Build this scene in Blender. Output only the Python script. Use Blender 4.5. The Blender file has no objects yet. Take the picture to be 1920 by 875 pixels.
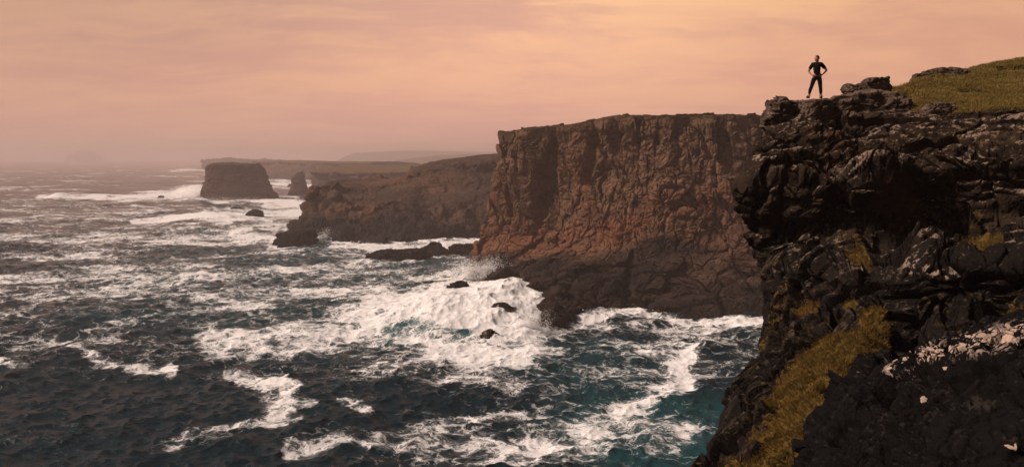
import bpy, math, random
import numpy as np
from mathutils import Vector, Matrix, noise as mnoise

# ------------------------------------------------------------------ camera
FPX, CX, CY, HY, CAMH = 1663.0, 960.0, 437.5, 295.0, 45.0
TH = math.atan((CY - HY) / FPX)
scene = bpy.context.scene
COL = scene.collection
cam_d = bpy.data.cameras.new("camera")
cam_d.sensor_width = 36.0
cam_d.lens = FPX / 1920.0 * 36.0
cam_d.clip_start = 0.2
cam_d.clip_end = 60000.0
cam = bpy.data.objects.new("camera", cam_d)
cam.location = (0, 0, CAMH)
cam.rotation_euler = (math.pi / 2 - TH, 0, 0)
COL.objects.link(cam)
scene.camera = cam

# ------------------------------------------------------------------ light
SUN_EL, SUN_AZ = 42.0, -88.0          # azimuth from +Y, negative = left of the view
sd = Vector((math.sin(math.radians(SUN_AZ)) * math.cos(math.radians(SUN_EL)),
             math.cos(math.radians(SUN_AZ)) * math.cos(math.radians(SUN_EL)),
             math.sin(math.radians(SUN_EL))))
sun_d = bpy.data.lights.new("sun", 'SUN')
sun_d.energy = 4.4
sun_d.angle = math.radians(14)
sun_d.color = (1.0, 0.80, 0.68)
sun = bpy.data.objects.new("sun", sun_d)
sun.rotation_euler = (-sd).to_track_quat('-Z', 'Y').to_euler()
COL.objects.link(sun)

world = bpy.data.worlds.new("World")
scene.world = world
world.use_nodes = True
wt = world.node_tree
wt.nodes.clear()

scene.view_settings.view_transform = 'Standard'
scene.view_settings.look = 'None'
scene.view_settings.gamma = 1.0
scene.view_settings.use_curve_mapping = False
scene.view_settings.exposure = 0.12
scene.cycles.use_denoising = True
scene.cycles.max_bounces = 4
scene.cycles.diffuse_bounces = 3
scene.cycles.glossy_bounces = 2
scene.cycles.transparent_max_bounces = 32
scene.cycles.volume_bounces = 1
scene.cycles.caustics_reflective = False
scene.cycles.caustics_refractive = False


# ------------------------------------------------------------------ node helpers
class NT:
    def __init__(s, tree):
        s.t = tree

    def n(s, typ, ins=None, **kw):
        nd = s.t.nodes.new(typ)
        for k, v in kw.items():
            setattr(nd, k, v)
        for k, v in (ins or {}).items():
            s.set(nd.inputs[k], v)
        return nd

    def set(s, inp, v):
        if isinstance(v, bpy.types.NodeSocket):
            s.t.links.new(v, inp)
        elif v is not None:
            if isinstance(v, (tuple, list)) and len(v) == 3 and inp.type == 'RGBA':
                v = tuple(v) + (1.0,)
            inp.default_value = v

    def m(s, op, a, b=None, c=None, clamp=False):
        nd = s.n('ShaderNodeMath', operation=op, use_clamp=clamp)
        s.set(nd.inputs[0], a)
        if b is not None: s.set(nd.inputs[1], b)
        if c is not None: s.set(nd.inputs[2], c)
        return nd.outputs[0]

    def vm(s, op, a, b=None, scale=None):
        nd = s.n('ShaderNodeVectorMath', operation=op)
        s.set(nd.inputs[0], a)
        if b is not None: s.set(nd.inputs[1], b)
        if scale is not None: s.set(nd.inputs['Scale'], scale)
        return nd.outputs['Value'] if op in ('DOT_PRODUCT', 'LENGTH') else nd.outputs[0]

    def mix(s, f, a, b, mode='MIX'):
        nd = s.n('ShaderNodeMix', data_type='RGBA', blend_type=mode)
        s.set(nd.inputs[0], f); s.set(nd.inputs[6], a); s.set(nd.inputs[7], b)
        return nd.outputs[2]

    def mr(s, v, a, b, c=0.0, d=1.0, smooth=True):
        nd = s.n('ShaderNodeMapRange', interpolation_type='SMOOTHSTEP' if smooth else 'LINEAR')
        for i, x in enumerate((v, a, b, c, d)):
            s.set(nd.inputs[i], x)
        return nd.outputs[0]

    def noise(s, vec, scale, detail=4.0, rough=0.55, dist=0.0, color=False):
        nd = s.n('ShaderNodeTexNoise', {'Vector': vec, 'Scale': scale, 'Detail': detail,
                                        'Roughness': rough, 'Distortion': dist})
        return nd.outputs[1 if color else 0]

    def voro(s, vec, scale, feature='F1', out='Distance', rnd=1.0):
        nd = s.n('ShaderNodeTexVoronoi', {'Vector': vec, 'Scale': scale, 'Randomness': rnd}, feature=feature)
        return nd.outputs[out]

    def mapping(s, vec, scale=(1, 1, 1), rot=(0, 0, 0), loc=(0, 0, 0)):
        nd = s.n('ShaderNodeMapping', {'Vector': vec, 'Scale': scale, 'Rotation': rot, 'Location': loc})
        return nd.outputs[0]

    def attr(s, name, out='Fac'):
        nd = s.n('ShaderNodeAttribute', attribute_name=name)
        return nd.outputs[out]

    def ramp(s, v, stops, interp='LINEAR'):
        nd = s.n('ShaderNodeValToRGB', {'Fac': v})
        cr = nd.color_ramp
        cr.interpolation = interp
        while len(cr.elements) < len(stops):
            cr.elements.new(0.5)
        for e, (p, c) in zip(cr.elements, stops):
            e.position = p
            e.color = tuple(c) + (1.0,)
        return nd.outputs[0]


def srgb(r, g, b):
    f = lambda c: (c / 255) / 12.92 if c / 255 <= 0.04045 else ((c / 255 + 0.055) / 1.055) ** 2.4
    return (f(r), f(g), f(b))


def new_mat(name):
    m = bpy.data.materials.new(name)
    m.use_nodes = True
    m.node_tree.nodes.clear()
    return m, NT(m.node_tree)


# ------------------------------------------------------------------ sky (world)
W = NT(wt)
geo = W.n('ShaderNodeTexCoord').outputs['Generated']
sky = W.n('ShaderNodeTexSky', sky_type='NISHITA', sun_disc=False,
          sun_elevation=math.radians(SUN_EL), sun_rotation=math.radians(SUN_AZ),
          air_density=1.5, dust_density=4.0)
sep = W.n('ShaderNodeSeparateXYZ', {0: geo})
dx, dy, dz = sep.outputs
# project the direction on a flat cloud deck so streaks run towards the horizon
dzc = W.m('MAXIMUM', dz, 0.0)
inv = W.m('DIVIDE', 1.0, W.m('ADD', dzc, 0.16))
plane = W.n('ShaderNodeCombineXYZ', {0: W.m('MULTIPLY', dx, inv), 1: W.m('MULTIPLY', dy, inv), 2: 0.0}).outputs[0]
pw = W.vm('ADD', plane, W.vm('SCALE', W.noise(plane, 0.9, 3, 0.5, 0, True), scale=0.9))
pm = W.mapping(pw, scale=(0.55, 1.15, 1), rot=(0, 0, math.radians(-12)), loc=(0.35, 0.1, 0))
c1 = W.noise(pm, 1.3, 7, 0.56)
c2 = W.noise(W.mapping(pw, scale=(1.3, 2.1, 1), rot=(0, 0, math.radians(-8)), loc=(4, 2, 0)), 2.6, 6, 0.6)
cl = W.m('ADD', W.m('MULTIPLY', c1, 0.68), W.m('MULTIPLY', c2, 0.32))
f_cl = W.mr(cl, 0.38, 0.61)
el = W.mr(dz, 0.0, 0.30, smooth=False)
col_dark = W.ramp(el, [(0.0, srgb(216, 158, 146)), (0.30, srgb(222, 162, 144)), (0.62, srgb(212, 160, 142)), (1.0, srgb(196, 156, 144))])
col_lit = W.ramp(el, [(0.0, srgb(222, 164, 146)), (0.30, srgb(240, 180, 148)), (0.62, srgb(250, 194, 150)), (1.0, srgb(236, 188, 164))])
ccol = W.mix(f_cl, col_dark, col_lit)
# heavier, greyer cloud to the upper left; warmer to the right
leftness = W.m('MULTIPLY', W.mr(dx, 0.05, -0.55), W.mr(dz, 0.04, 0.18, 0.25, 1.0))
ccol = W.mix(W.m('MULTIPLY', leftness, 0.62), ccol, srgb(172, 132, 126))
rightness = W.mr(dx, 0.05, 0.5)
ccol = W.mix(W.m('MULTIPLY', rightness, 0.35), ccol, srgb(238, 170, 132))
# unseen sky overhead and behind, darkened to dim the near rock and water
high = W.mr(dz, 0.165, 0.30)
ccol = W.mix(high, ccol, srgb(76, 90, 102))
dark = W.m('MULTIPLY', W.mr(dz, 0.30, 0.9, 1.0, 0.7), W.mr(dy, 0.55, -0.5, 1.0, 0.20))
ccol = W.mix(1.0, ccol, W.n('ShaderNodeCombineColor', {0: dark, 1: dark, 2: dark}).outputs[0], 'MULTIPLY')
glow = W.mr(W.m('ABSOLUTE', W.m('SUBTRACT', dx, 0.03)), 0.46, 0.0, 0.98, 1.17)
ccol = W.mix(1.0, ccol, W.n('ShaderNodeCombineColor', {0: glow, 1: W.m('MULTIPLY', glow, 1.03), 2: glow}).outputs[0], 'MULTIPLY')
bg_sky = W.n('ShaderNodeBackground', {'Color': sky.outputs[0], 'Strength': 0.05})
bg_cl = W.n('ShaderNodeBackground', {'Color': W.mix(1.0, ccol, (1.0, 0.975, 0.94), 'MULTIPLY'), 'Strength': 0.95})
mixw = W.n('ShaderNodeMixShader', {0: 0.94})
wt.links.new(bg_sky.outputs[0], mixw.inputs[1]); wt.links.new(bg_cl.outputs[0], mixw.inputs[2])
wo = W.n('ShaderNodeOutputWorld')
wt.links.new(mixw.outputs[0], wo.inputs['Surface'])


# ------------------------------------------------------------------ geometry helpers
CAMP = np.array([0, 0, CAMH])
CT, ST = math.cos(TH), math.sin(TH)


def P(px, py, Y):
    x = (px - CX) / FPX
    v = (CY - py) / FPX
    d = np.array([x, CT + v * ST, -ST + v * CT])
    return CAMP + d * (Y / d[1])


def sea_pt(px, py, z=0.0):
    x = (px - CX) / FPX
    v = (CY - py) / FPX
    d = np.array([x, CT + v * ST, -ST + v * CT])
    return CAMP + d * ((z - CAMH) / d[2])


def proj(p):
    """world points -> photo pixels (used to trace outlines of marks onto real surfaces)"""
    q = p - CAMP
    fw = q[..., 1] * CT - q[..., 2] * ST
    up = q[..., 1] * ST + q[..., 2] * CT
    fw = np.where(fw < 0.01, 0.01, fw)
    return CX + FPX * q[..., 0] / fw, CY - FPX * up / fw


def smooth(a, b, x):
    t = np.clip((x - a) / (b - a), 0, 1)
    return t * t * (3 - 2 * t)


def hash3(i, j, k, seed):
    with np.errstate(over='ignore'):
        h = (i.astype(np.uint32) * np.uint32(374761393) + j.astype(np.uint32) * np.uint32(668265263)
             + k.astype(np.uint32) * np.uint32(2147483647 & 0x7feb352d) + np.uint32(seed * 1013904223 & 0xffffffff))
        h ^= h >> np.uint32(15); h *= np.uint32(0x85ebca6b)
        h ^= h >> np.uint32(13); h *= np.uint32(0xc2b2ae35)
        h ^= h >> np.uint32(16)
    return h


def h2f(h):
    return (h & np.uint32(0xffffff)).astype(np.float32) / np.float32(0xffffff)


def vnoise(p, seed=0):
    p = p.astype(np.float32)
    f = np.floor(p)
    i = f.astype(np.int64)
    t = p - f
    t = t * t * t * (t * (t * 6 - 15) + 10)
    r = 0
    for a in (0, 1):
        wx = t[..., 0] if a else 1 - t[..., 0]
        for b in (0, 1):
            wy = t[..., 1] if b else 1 - t[..., 1]
            for c in (0, 1):
                wz = t[..., 2] if c else 1 - t[..., 2]
                r = r + wx * wy * wz * h2f(hash3(i[..., 0] + a, i[..., 1] + b, i[..., 2] + c, seed))
    return r * 2 - 1


def fbm(p, octv=4, rough=0.5, seed=0, lac=2.03):
    r, a, s = 0, 1.0, 0
    for o in range(octv):
        r = r + a * vnoise(p, seed + o * 7)
        s += a
        a *= rough
        p = p * lac + 17.3
    return r / s


def ridged(p, octv=4, rough=0.5, seed=0):
    r, a, s = 0, 1.0, 0
    for o in range(octv):
        r = r + a * (1 - np.abs(vnoise(p, seed + o * 7)) * 2)
        s += a
        a *= rough
        p = p * 2.07 + 11.1
    return r / s


def blocks(p, seed=0, tilt=0.9, crack=0.25):
    """cellular blocks: every cell a tilted facet with its own offset, a crack where cells meet"""
    p = p.astype(np.float32)
    f = np.floor(p).astype(np.int64)
    F1 = np.full(p.shape[:-1], 9.0, np.float32)
    F2 = np.full(p.shape[:-1], 9.0, np.float32)
    val = np.zeros(p.shape[:-1], np.float32)
    for a in (-1, 0, 1):
        for b in (-1, 0, 1):
            for c in (-1, 0, 1):
                i, j, k = f[..., 0] + a, f[..., 1] + b, f[..., 2] + c
                h = hash3(i, j, k, seed)
                h2 = hash3(i, j, k, seed + 91)
                ox = i + (h & np.uint32(1023)).astype(np.float32) / 1023
                oy = j + ((h >> np.uint32(10)) & np.uint32(1023)).astype(np.float32) / 1023
                oz = k + ((h >> np.uint32(20)) & np.uint32(1023)).astype(np.float32) / 1023
                dx_, dy_, dz_ = p[..., 0] - ox, p[..., 1] - oy, p[..., 2] - oz
                d = np.sqrt(dx_ * dx_ + dy_ * dy_ + dz_ * dz_)
                gx = (h2 & np.uint32(1023)).astype(np.float32) / 512 - 1
                gy = ((h2 >> np.uint32(10)) & np.uint32(1023)).astype(np.float32) / 512 - 1
                gz = ((h2 >> np.uint32(20)) & np.uint32(1023)).astype(np.float32) / 512 - 1
                v = gx * 0.5 + tilt * (gx * dx_ + gy * dy_ + gz * dz_)
                closer = d < F1
                F2 = np.where(closer, F1, np.minimum(F2, d))
                val = np.where(closer, v, val)
                F1 = np.where(closer, d, F1)
    return val - crack * (1 - smooth(0.0, 0.16, F2 - F1))


def catmull(pts, t):
    """pts (N,...) sampled at t in [0,N-1]"""
    N = len(pts)
    ext = np.concatenate([2 * pts[:1] - pts[1:2], pts, 2 * pts[-1:] - pts[-2:-1]], 0)
    i = np.clip(np.floor(t).astype(int), 0, N - 2)
    u = (t - i).reshape((-1,) + (1,) * (pts.ndim - 1))
    p0, p1, p2, p3 = ext[i], ext[i + 1], ext[i + 2], ext[i + 3]
    tens = 0.5
    m1, m2 = tens * (p2 - p0), tens * (p3 - p1)
    u2, u3 = u * u, u * u * u
    return (2 * u3 - 3 * u2 + 1) * p1 + (u3 - 2 * u2 + u) * m1 + (-2 * u3 + 3 * u2) * p2 + (u3 - u2) * m2


def dens(net, axis, total, wmin=0.15, weights=None):
    """parameter values along an axis, spaced evenly as seen (mean length per interval)"""
    a = np.moveaxis(net, axis, 0)
    dist = np.linalg.norm(np.diff(a, axis=0), axis=-1)
    rng = np.maximum(3.0, np.linalg.norm(0.5 * (a[1:] + a[:-1]) - CAMP, axis=-1))
    L = (dist / rng).mean(axis=1)
    if weights is not None:
        L = L * np.array(weights)
    L = np.maximum(L, wmin * L.mean())
    n = np.maximum(2, np.round(L / L.sum() * total).astype(int))
    t = [np.linspace(k, k + 1, m, endpoint=False) for k, m in enumerate(n)]
    return np.concatenate(t + [[len(n)]])


LAST = {}


def loft(net, nu, nv, wu=None, wv=None):
    tv = dens(net, 0, nv, weights=wv)
    tu = dens(net, 1, nu, weights=wu)
    LAST['u'] = tu
    g = catmull(net, tv)
    g = np.moveaxis(catmull(np.moveaxis(g, 1, 0), tu), 0, 1)
    return g


def grid_normals(g):
    du = np.gradient(g, axis=1)
    dv = np.gradient(g, axis=0)
    n = np.cross(du, dv)
    l = np.linalg.norm(n, axis=-1, keepdims=True)
    return n / np.maximum(l, 1e-9)


def grid_mesh(name, g, mat, attrs=None, closed_u=False, flip=False, smooth_shade=True):
    R, C = g.shape[:2]
    me = bpy.data.meshes.new(name)
    idx = np.arange(R * C).reshape(R, C)
    if closed_u:
        nx = np.roll(idx, -1, axis=1)
        q = np.stack([idx[:-1], nx[:-1], nx[1:], idx[1:]], -1).reshape(-1, 4)
    else:
        q = np.stack([idx[:-1, :-1], idx[:-1, 1:], idx[1:, 1:], idx[1:, :-1]], -1).reshape(-1, 4)
    if flip:
        q = q[:, ::-1]
    F = len(q)
    me.vertices.add(R * C)
    me.vertices.foreach_set('co', g.reshape(-1).astype(np.float32))
    me.loops.add(F * 4)
    me.loops.foreach_set('vertex_index', q.reshape(-1).astype(np.int32))
    me.polygons.add(F)
    me.polygons.foreach_set('loop_start', (np.arange(F) * 4).astype(np.int32))
    me.update(calc_edges=True)
    me.polygons.foreach_set('use_smooth', np.full(F, smooth_shade))
    for k, v in (attrs or {}).items():
        a = me.attributes.new(k, 'FLOAT', 'POINT')
        a.data.foreach_set('value', v.reshape(-1).astype(np.float32))
    me.materials.append(mat)
    o = bpy.data.objects.new(name, me)
    COL.objects.link(o)
    return o


def soup_mesh(name, V, Fc, mat, attrs=None, smooth_shade=False):
    """V (n,3), Fc (m,k) face indices of equal length"""
    me = bpy.data.meshes.new(name)
    m, k = Fc.shape
    me.vertices.add(len(V))
    me.vertices.foreach_set('co', V.reshape(-1).astype(np.float32))
    me.loops.add(m * k)
    me.loops.foreach_set('vertex_index', Fc.reshape(-1).astype(np.int32))
    me.polygons.add(m)
    me.polygons.foreach_set('loop_start', (np.arange(m) * k).astype(np.int32))
    me.update(calc_edges=True)
    me.polygons.foreach_set('use_smooth', np.full(m, smooth_shade))
    for kk, v in (attrs or {}).items():
        a = me.attributes.new(kk, 'FLOAT', 'POINT')
        a.data.foreach_set('value', v.reshape(-1).astype(np.float32))
    me.materials.append(mat)
    o = bpy.data.objects.new(name, me)
    COL.objects.link(o)
    return o


def tag(o, label=None, cat=None, group=None, kind=None):
    if label: o['label'] = label
    if cat: o['category'] = cat
    if group: o['group'] = group
    if kind: o['kind'] = kind
    return o


def ell(px, py, cx, cy, rx, ry, rot=0.0, soft=0.35):
    """soft ellipse mark, 1 inside to 0 outside"""
    c, s = math.cos(math.radians(rot)), math.sin(math.radians(rot))
    x, y = px - cx, py - cy
    a, b = (x * c + y * s) / rx, (-x * s + y * c) / ry
    d = np.sqrt(a * a + b * b)
    return 1 - smooth(1 - soft, 1 + soft, d)


def stroke(px, py, pts, w, soft=0.5):
    """soft stroke along a traced polyline of (x,y[,w])"""
    best = np.full(px.shape, 1e9)
    for (a, b) in zip(pts[:-1], pts[1:]):
        ax, ay = a[0], a[1]; bx, by = b[0], b[1]
        wa = a[2] if len(a) > 2 else w
        wb = b[2] if len(b) > 2 else w
        L2 = (bx - ax) ** 2 + (by - ay) ** 2 + 1e-6
        t = np.clip(((px - ax) * (bx - ax) + (py - ay) * (by - ay)) / L2, 0, 1)
        d = np.hypot(px - (ax + t * (bx - ax)), (py - (ay + t * (by - ay)))) / (wa + t * (wb - wa))
        best = np.minimum(best, d)
    return 1 - smooth(1 - soft, 1 + soft, best)


# ------------------------------------------------------------------ materials
def rock_mat(name, base, base2, red, wet, moss, moss2, lichen, sc, bump=0.6, bdist=0.3, wetrough=0.45,
             lichen_sc=1.0, lichen_amt=0.0, spec=0.15, crack=1.0):
    m, N = new_mat(name)
    co = N.n('ShaderNodeTexCoord').outputs['Object']
    big = N.noise(co, 0.12 * sc, 5, 0.6)
    med = N.noise(co, 0.55 * sc, 7, 0.65)
    fine = N.noise(co, 3.0 * sc, 6, 0.7)
    strat = N.noise(N.mapping(co, scale=(0.25, 0.25, 1.6), rot=(0.06, 0.1, 0)), 0.55 * sc, 6, 0.65)
    v = N.m('ADD', N.m('MULTIPLY', med, 0.45), N.m('ADD', N.m('MULTIPLY', strat, 0.35), N.m('MULTIPLY', fine, 0.2)))
    c = N.mix(N.mr(v, 0.36, 0.64), base, base2)
    c = N.mix(N.m('MULTIPLY', N.mr(big, 0.45, 0.65), 0.4), c, tuple(x * 0.6 for x in base))
    c = N.mix(N.m('MULTIPLY', N.attr('red'), N.mr(med, 0.3, 0.6, 0.45, 1.0)), c, red)
    crk = N.voro(N.vm('ADD', co, N.vm('SCALE', N.noise(co, 1.2 * sc, 3, 0.6, 0, True), scale=0.9 / sc)), 0.85 * sc, 'DISTANCE_TO_EDGE')
    crk2 = N.voro(N.mapping(co, scale=(1, 1, 2.2)), 2.6 * sc, 'DISTANCE_TO_EDGE')
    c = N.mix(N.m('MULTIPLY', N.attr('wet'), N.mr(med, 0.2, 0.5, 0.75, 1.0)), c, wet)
    # pale lichen crusts on surfaces open to the sky
    nz = N.n('ShaderNodeSeparateXYZ', {0: N.n('ShaderNodeNewGeometry').outputs['Normal']}).outputs[2]
    # crusts
    ln = N.noise(co, 2.2 * lichen_sc, 6, 0.68)
    ln2 = N.noise(co, 0.45 * lichen_sc, 3, 0.6)
    lf = N.m('ADD', N.m('MULTIPLY', N.mr(nz, 0.15, 0.75), lichen_amt), N.attr('lichen'))
    spots = N.mr(N.m('ADD', N.m('ADD', ln, N.m('MULTIPLY', N.m('MINIMUM', lf, 1.0), 0.07)), N.m('MULTIPLY', N.m('SUBTRACT', ln2, 0.5), 0.5)), 0.575, 0.63)
    lth = N.m('MULTIPLY', spots, N.m('MINIMUM', lf, 1.0))
    c = N.mix(lth, c, N.mix(fine, lichen, tuple(x * 0.55 for x in lichen)))
    # turf / moss
    mc = N.mix(N.mr(N.noise(co, 1.1 * lichen_sc, 6, 0.7), 0.35, 0.65), moss, moss2)
    mt = N.mr(N.m('ADD', N.attr('moss'), N.m('MULTIPLY', N.m('SUBTRACT', N.noise(co, 2.4 * lichen_sc, 6, 0.7), 0.5), 0.9)), 0.42, 0.58)
    c = N.mix(mt, c, mc)
    h = N.m('ADD', N.m('MULTIPLY', med, 0.9), N.m('MULTIPLY', fine, 0.35))
    h = N.m('ADD', h, N.m('MULTIPLY', N.mr(crk, 0.0, 0.07), 0.28 * crack))
    h = N.m('ADD', h, N.m('MULTIPLY', N.mr(crk2, 0.0, 0.08), 0.12 * crack))
    h = N.m('ADD', h, N.m('MULTIPLY', strat, 0.5))
    bmp = N.n('ShaderNodeBump', {'Strength': bump, 'Distance': bdist, 'Height': h})
    rough = N.mix(N.attr('wet'), (0.95, 0.95, 0.95), (wetrough,) * 3)
    bs = N.n('ShaderNodeBsdfPrincipled', {'Base Color': c, 'Roughness': rough, 'Normal': bmp.outputs[0], 'Specular IOR Level': spec})
    out = N.n('ShaderNodeOutputMaterial')
    N.t.links.new(bs.outputs[0], out.inputs[0])
    return m


def plain_mat(name, col, rough=0.8, col2=None, sc=20.0, spec=0.3):
    m, N = new_mat(name)
    co = N.n('ShaderNodeTexCoord').outputs['Object']
    c = N.mix(N.noise(co, sc, 4), col, col2 or tuple(x * 0.7 for x in col))
    bs = N.n('ShaderNodeBsdfPrincipled', {'Base Color': c, 'Roughness': rough, 'Specular IOR Level': spec})
    out = N.n('ShaderNodeOutputMaterial')
    N.t.links.new(bs.outputs[0], out.inputs[0])
    return m


MOSS, MOSS2 = (0.075, 0.052, 0.014), (0.165, 0.098, 0.026)
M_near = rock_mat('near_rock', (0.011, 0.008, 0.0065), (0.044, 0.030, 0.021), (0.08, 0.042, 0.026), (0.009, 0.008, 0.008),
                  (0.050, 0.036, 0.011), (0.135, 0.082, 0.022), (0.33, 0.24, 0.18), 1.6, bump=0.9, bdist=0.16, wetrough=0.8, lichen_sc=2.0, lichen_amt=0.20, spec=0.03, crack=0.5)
M_black = rock_mat('black_rock', (0.004, 0.0036, 0.0034), (0.013, 0.010, 0.009), (0.02, 0.016, 0.014), (0.008, 0.0075, 0.0075),
                   MOSS, MOSS2, (0.50, 0.38, 0.31), 1.6, bump=1.0, bdist=0.14, wetrough=0.85, lichen_sc=6.0, lichen_amt=0.05, spec=0.015, crack=0.15)
M_crag = rock_mat('crag_rock', (0.058, 0.040, 0.030), (0.170, 0.115, 0.084), (0.14, 0.08, 0.05), (0.016, 0.014, 0.014),
                  MOSS, MOSS2, (0.34, 0.26, 0.20), 1.9, bump=1.0, bdist=0.14, wetrough=0.7, lichen_sc=1.8, lichen_amt=0.65, spec=0.08, crack=0.5)
M_mid = rock_mat('red_cliff_rock', (0.105, 0.060, 0.038), (0.225, 0.128, 0.078), (0.215, 0.082, 0.046), (0.018, 0.014, 0.013),
                 (0.09, 0.065, 0.022), (0.13, 0.085, 0.035), (0.40, 0.28, 0.20), 0.34, bump=1.0, bdist=1.1, wetrough=0.7,
                 lichen_sc=0.5, lichen_amt=0.14, spec=0.05, crack=0.7)
M_far = rock_mat('far_cliff_rock', (0.048, 0.031, 0.024), (0.110, 0.066, 0.045), (0.18, 0.085, 0.042), (0.014, 0.012, 0.012),
                 (0.10, 0.062, 0.026), (0.14, 0.086, 0.040), (0.30, 0.22, 0.17), 0.16, bump=1.0, bdist=2.5, wetrough=0.7,
                 lichen_sc=0.25, lichen_amt=0.12, spec=0.08)


def sea_material():
    m, N = new_mat('sea_water')
    co = N.n('ShaderNodeTexCoord').outputs['Object']
    foam_c = N.attr('foam')
    aer_light = N.attr('aer_light')
    warp = N.noise(co, 0.10, 4, 0.6, 0, True)
    w2 = N.noise(co, 0.7, 3, 0.6, 0, True)
    cw = N.vm('ADD', co, N.vm('SCALE', N.vm('SUBTRACT', warp, (0.5, 0.5, 0.5)), scale=11.0))
    cw = N.vm('ADD', cw, N.vm('SCALE', N.vm('SUBTRACT', w2, (0.5, 0.5, 0.5)), scale=1.7))
    cw = N.mapping(cw, scale=(1.0, 1.0, 0.0), rot=(0, 0, 0.4))
    e1 = N.mr(N.voro(cw, 0.23, 'DISTANCE_TO_EDGE'), 0.0, 0.22, 1.0, 0.0)
    e2 = N.mr(N.voro(N.mapping(cw, scale=(1, 1.25, 0), rot=(0, 0, 1.1)), 0.75, 'DISTANCE_TO_EDGE'), 0.0, 0.20, 1.0, 0.0)
    e3 = N.mr(N.voro(N.mapping(cw, scale=(1.2, 1, 0), rot=(0, 0, 2.1)), 2.1, 'DISTANCE_TO_EDGE'), 0.0, 0.22, 1.0, 0.0)
    fb = N.noise(cw, 0.13, 7, 0.62)
    fb2 = N.noise(cw, 1.5, 5, 0.65)
    pat = N.m('ADD', N.m('ADD', N.m('MULTIPLY', e1, 0.20), N.m('MULTIPLY', e2, 0.16)),
              N.m('ADD', N.m('MULTIPLY', e3, 0.09), N.m('ADD', N.m('MULTIPLY', fb, 0.72), N.m('MULTIPLY', fb2, 0.20))))
    # pat is roughly 0.3 .. 1.0
    thr = N.m('SUBTRACT', N.m('SUBTRACT', 0.95, N.m('MULTIPLY', foam_c, 0.50)), N.m('MULTIPLY', N.m('POWER', foam_c, 5.0), 0.22))
    f = N.mr(N.m('SUBTRACT', pat, thr), -0.05, 0.19)
    thin = N.m('MULTIPLY', N.mr(N.m('SUBTRACT', pat, thr), -0.22, 0.08), N.mr(foam_c, 0.22, 0.9, 0.0, 0.34))
    f = N.m('MULTIPLY', f, N.mr(foam_c, 0.15, 0.75, 0.42, 1.0))
    ff = N.m('MAXIMUM', f, thin)
    deep = (0.0010, 0.0145, 0.0215)
    teal = (0.020, 0.110, 0.120)
    wc = N.mix(aer_light, deep, teal)
    hn = N.m('ADD', N.m('MULTIPLY', N.noise(N.mapping(co, scale=(1, 1.6, 1), rot=(0, 0, 0.3)), 0.55, 5, 0.6), 1.0),
             N.m('MULTIPLY', N.noise(N.mapping(co, scale=(1, 1.4, 1), rot=(0, 0, -0.5)), 2.4, 4, 0.6), 0.28))
    bmp = N.n('ShaderNodeBump', {'Strength': 0.85, 'Distance': 0.55, 'Height': hn})
    wat = N.n('ShaderNodeBsdfPrincipled', {'Base Color': wc, 'Roughness': 0.16, 'IOR': 1.16, 'Normal': bmp.outputs[0], 'Specular IOR Level': 0.5})
    hf = N.m('ADD', N.m('MULTIPLY', pat, 1.0), N.m('MULTIPLY', N.noise(co, 2.2, 5, 0.7), 0.5))
    bf = N.n('ShaderNodeBump', {'Strength': 0.6, 'Distance': 0.35, 'Height': hf})
    fo = N.n('ShaderNodeBsdfPrincipled', {'Base Color': (0.86, 0.84, 0.83), 'Roughness': 0.8, 'Normal': bf.outputs[0], 'Specular IOR Level': 0.2})
    mx = N.n('ShaderNodeMixShader', {0: ff})
    N.t.links.new(wat.outputs[0], mx.inputs[1]); N.t.links.new(fo.outputs[0], mx.inputs[2])
    out = N.n('ShaderNodeOutputMaterial')
    N.t.links.new(mx.outputs[0], out.inputs[0])
    return m


M_sea = sea_material()


# ------------------------------------------------------------------ sea
def ocean_tile(n, L, wdir, kmin, kmax, hs, seed, spread=2.0):
    rng = np.random.default_rng(seed)
    k1 = np.fft.fftfreq(n, d=L / n) * 2 * np.pi
    kx, ky = np.meshgrid(k1, k1)
    k = np.hypot(kx, ky); k[0, 0] = 1
    kp = kmin * 1.6
    ct = (kx * wdir[0] + ky * wdir[1]) / k
    sp = k ** -4.0 * np.exp(-(kp / k) ** 2 * 1.2) * (np.abs(ct) ** spread * 0.9 + 0.1) * np.where(ct < 0, 0.25, 1)
    sp = sp * (k > kmin) * (k < kmax)
    amp = np.sqrt(sp) * (rng.normal(size=(n, n)) + 1j * rng.normal(size=(n, n)))
    amp[0, 0] = 0
    h = np.fft.ifft2(amp)
    sc = hs / 4 / h.real.std()
    amp = amp * sc
    h = np.fft.ifft2(amp).real
    ddx = np.fft.ifft2(amp * 1j * kx / k).real
    ddy = np.fft.ifft2(amp * 1j * ky / k).real
    jx = np.fft.ifft2(amp * kx * kx / k).real
    jy = np.fft.ifft2(amp * ky * ky / k).real
    jj = jx + jy                                    # compression
    return [x.astype(np.float32) for x in (h, ddx, ddy, jj)], L, n


def tile_at(tile, x, y, rot):
    maps, L, n = tile
    c, s = math.cos(rot), math.sin(rot)
    u, v = (x * c + y * s) / L * n, (-x * s + y * c) / L * n
    iu, iv = np.floor(u).astype(np.int64), np.floor(v).astype(np.int64)
    fu, fv = (u - iu).astype(np.float32), (v - iv).astype(np.float32)
    r = []
    for mp in maps:
        a, b = mp[iv % n, iu % n], mp[iv % n, (iu + 1) % n]
        d, e = mp[(iv + 1) % n, iu % n], mp[(iv + 1) % n, (iu + 1) % n]
        r.append((a * (1 - fu) + b * fu) * (1 - fv) + (d * (1 - fu) + e * fu) * fv)
    h, ax, ay, jj = r
    return h, ax * c - ay * s, ax * s + ay * c, jj


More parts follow.
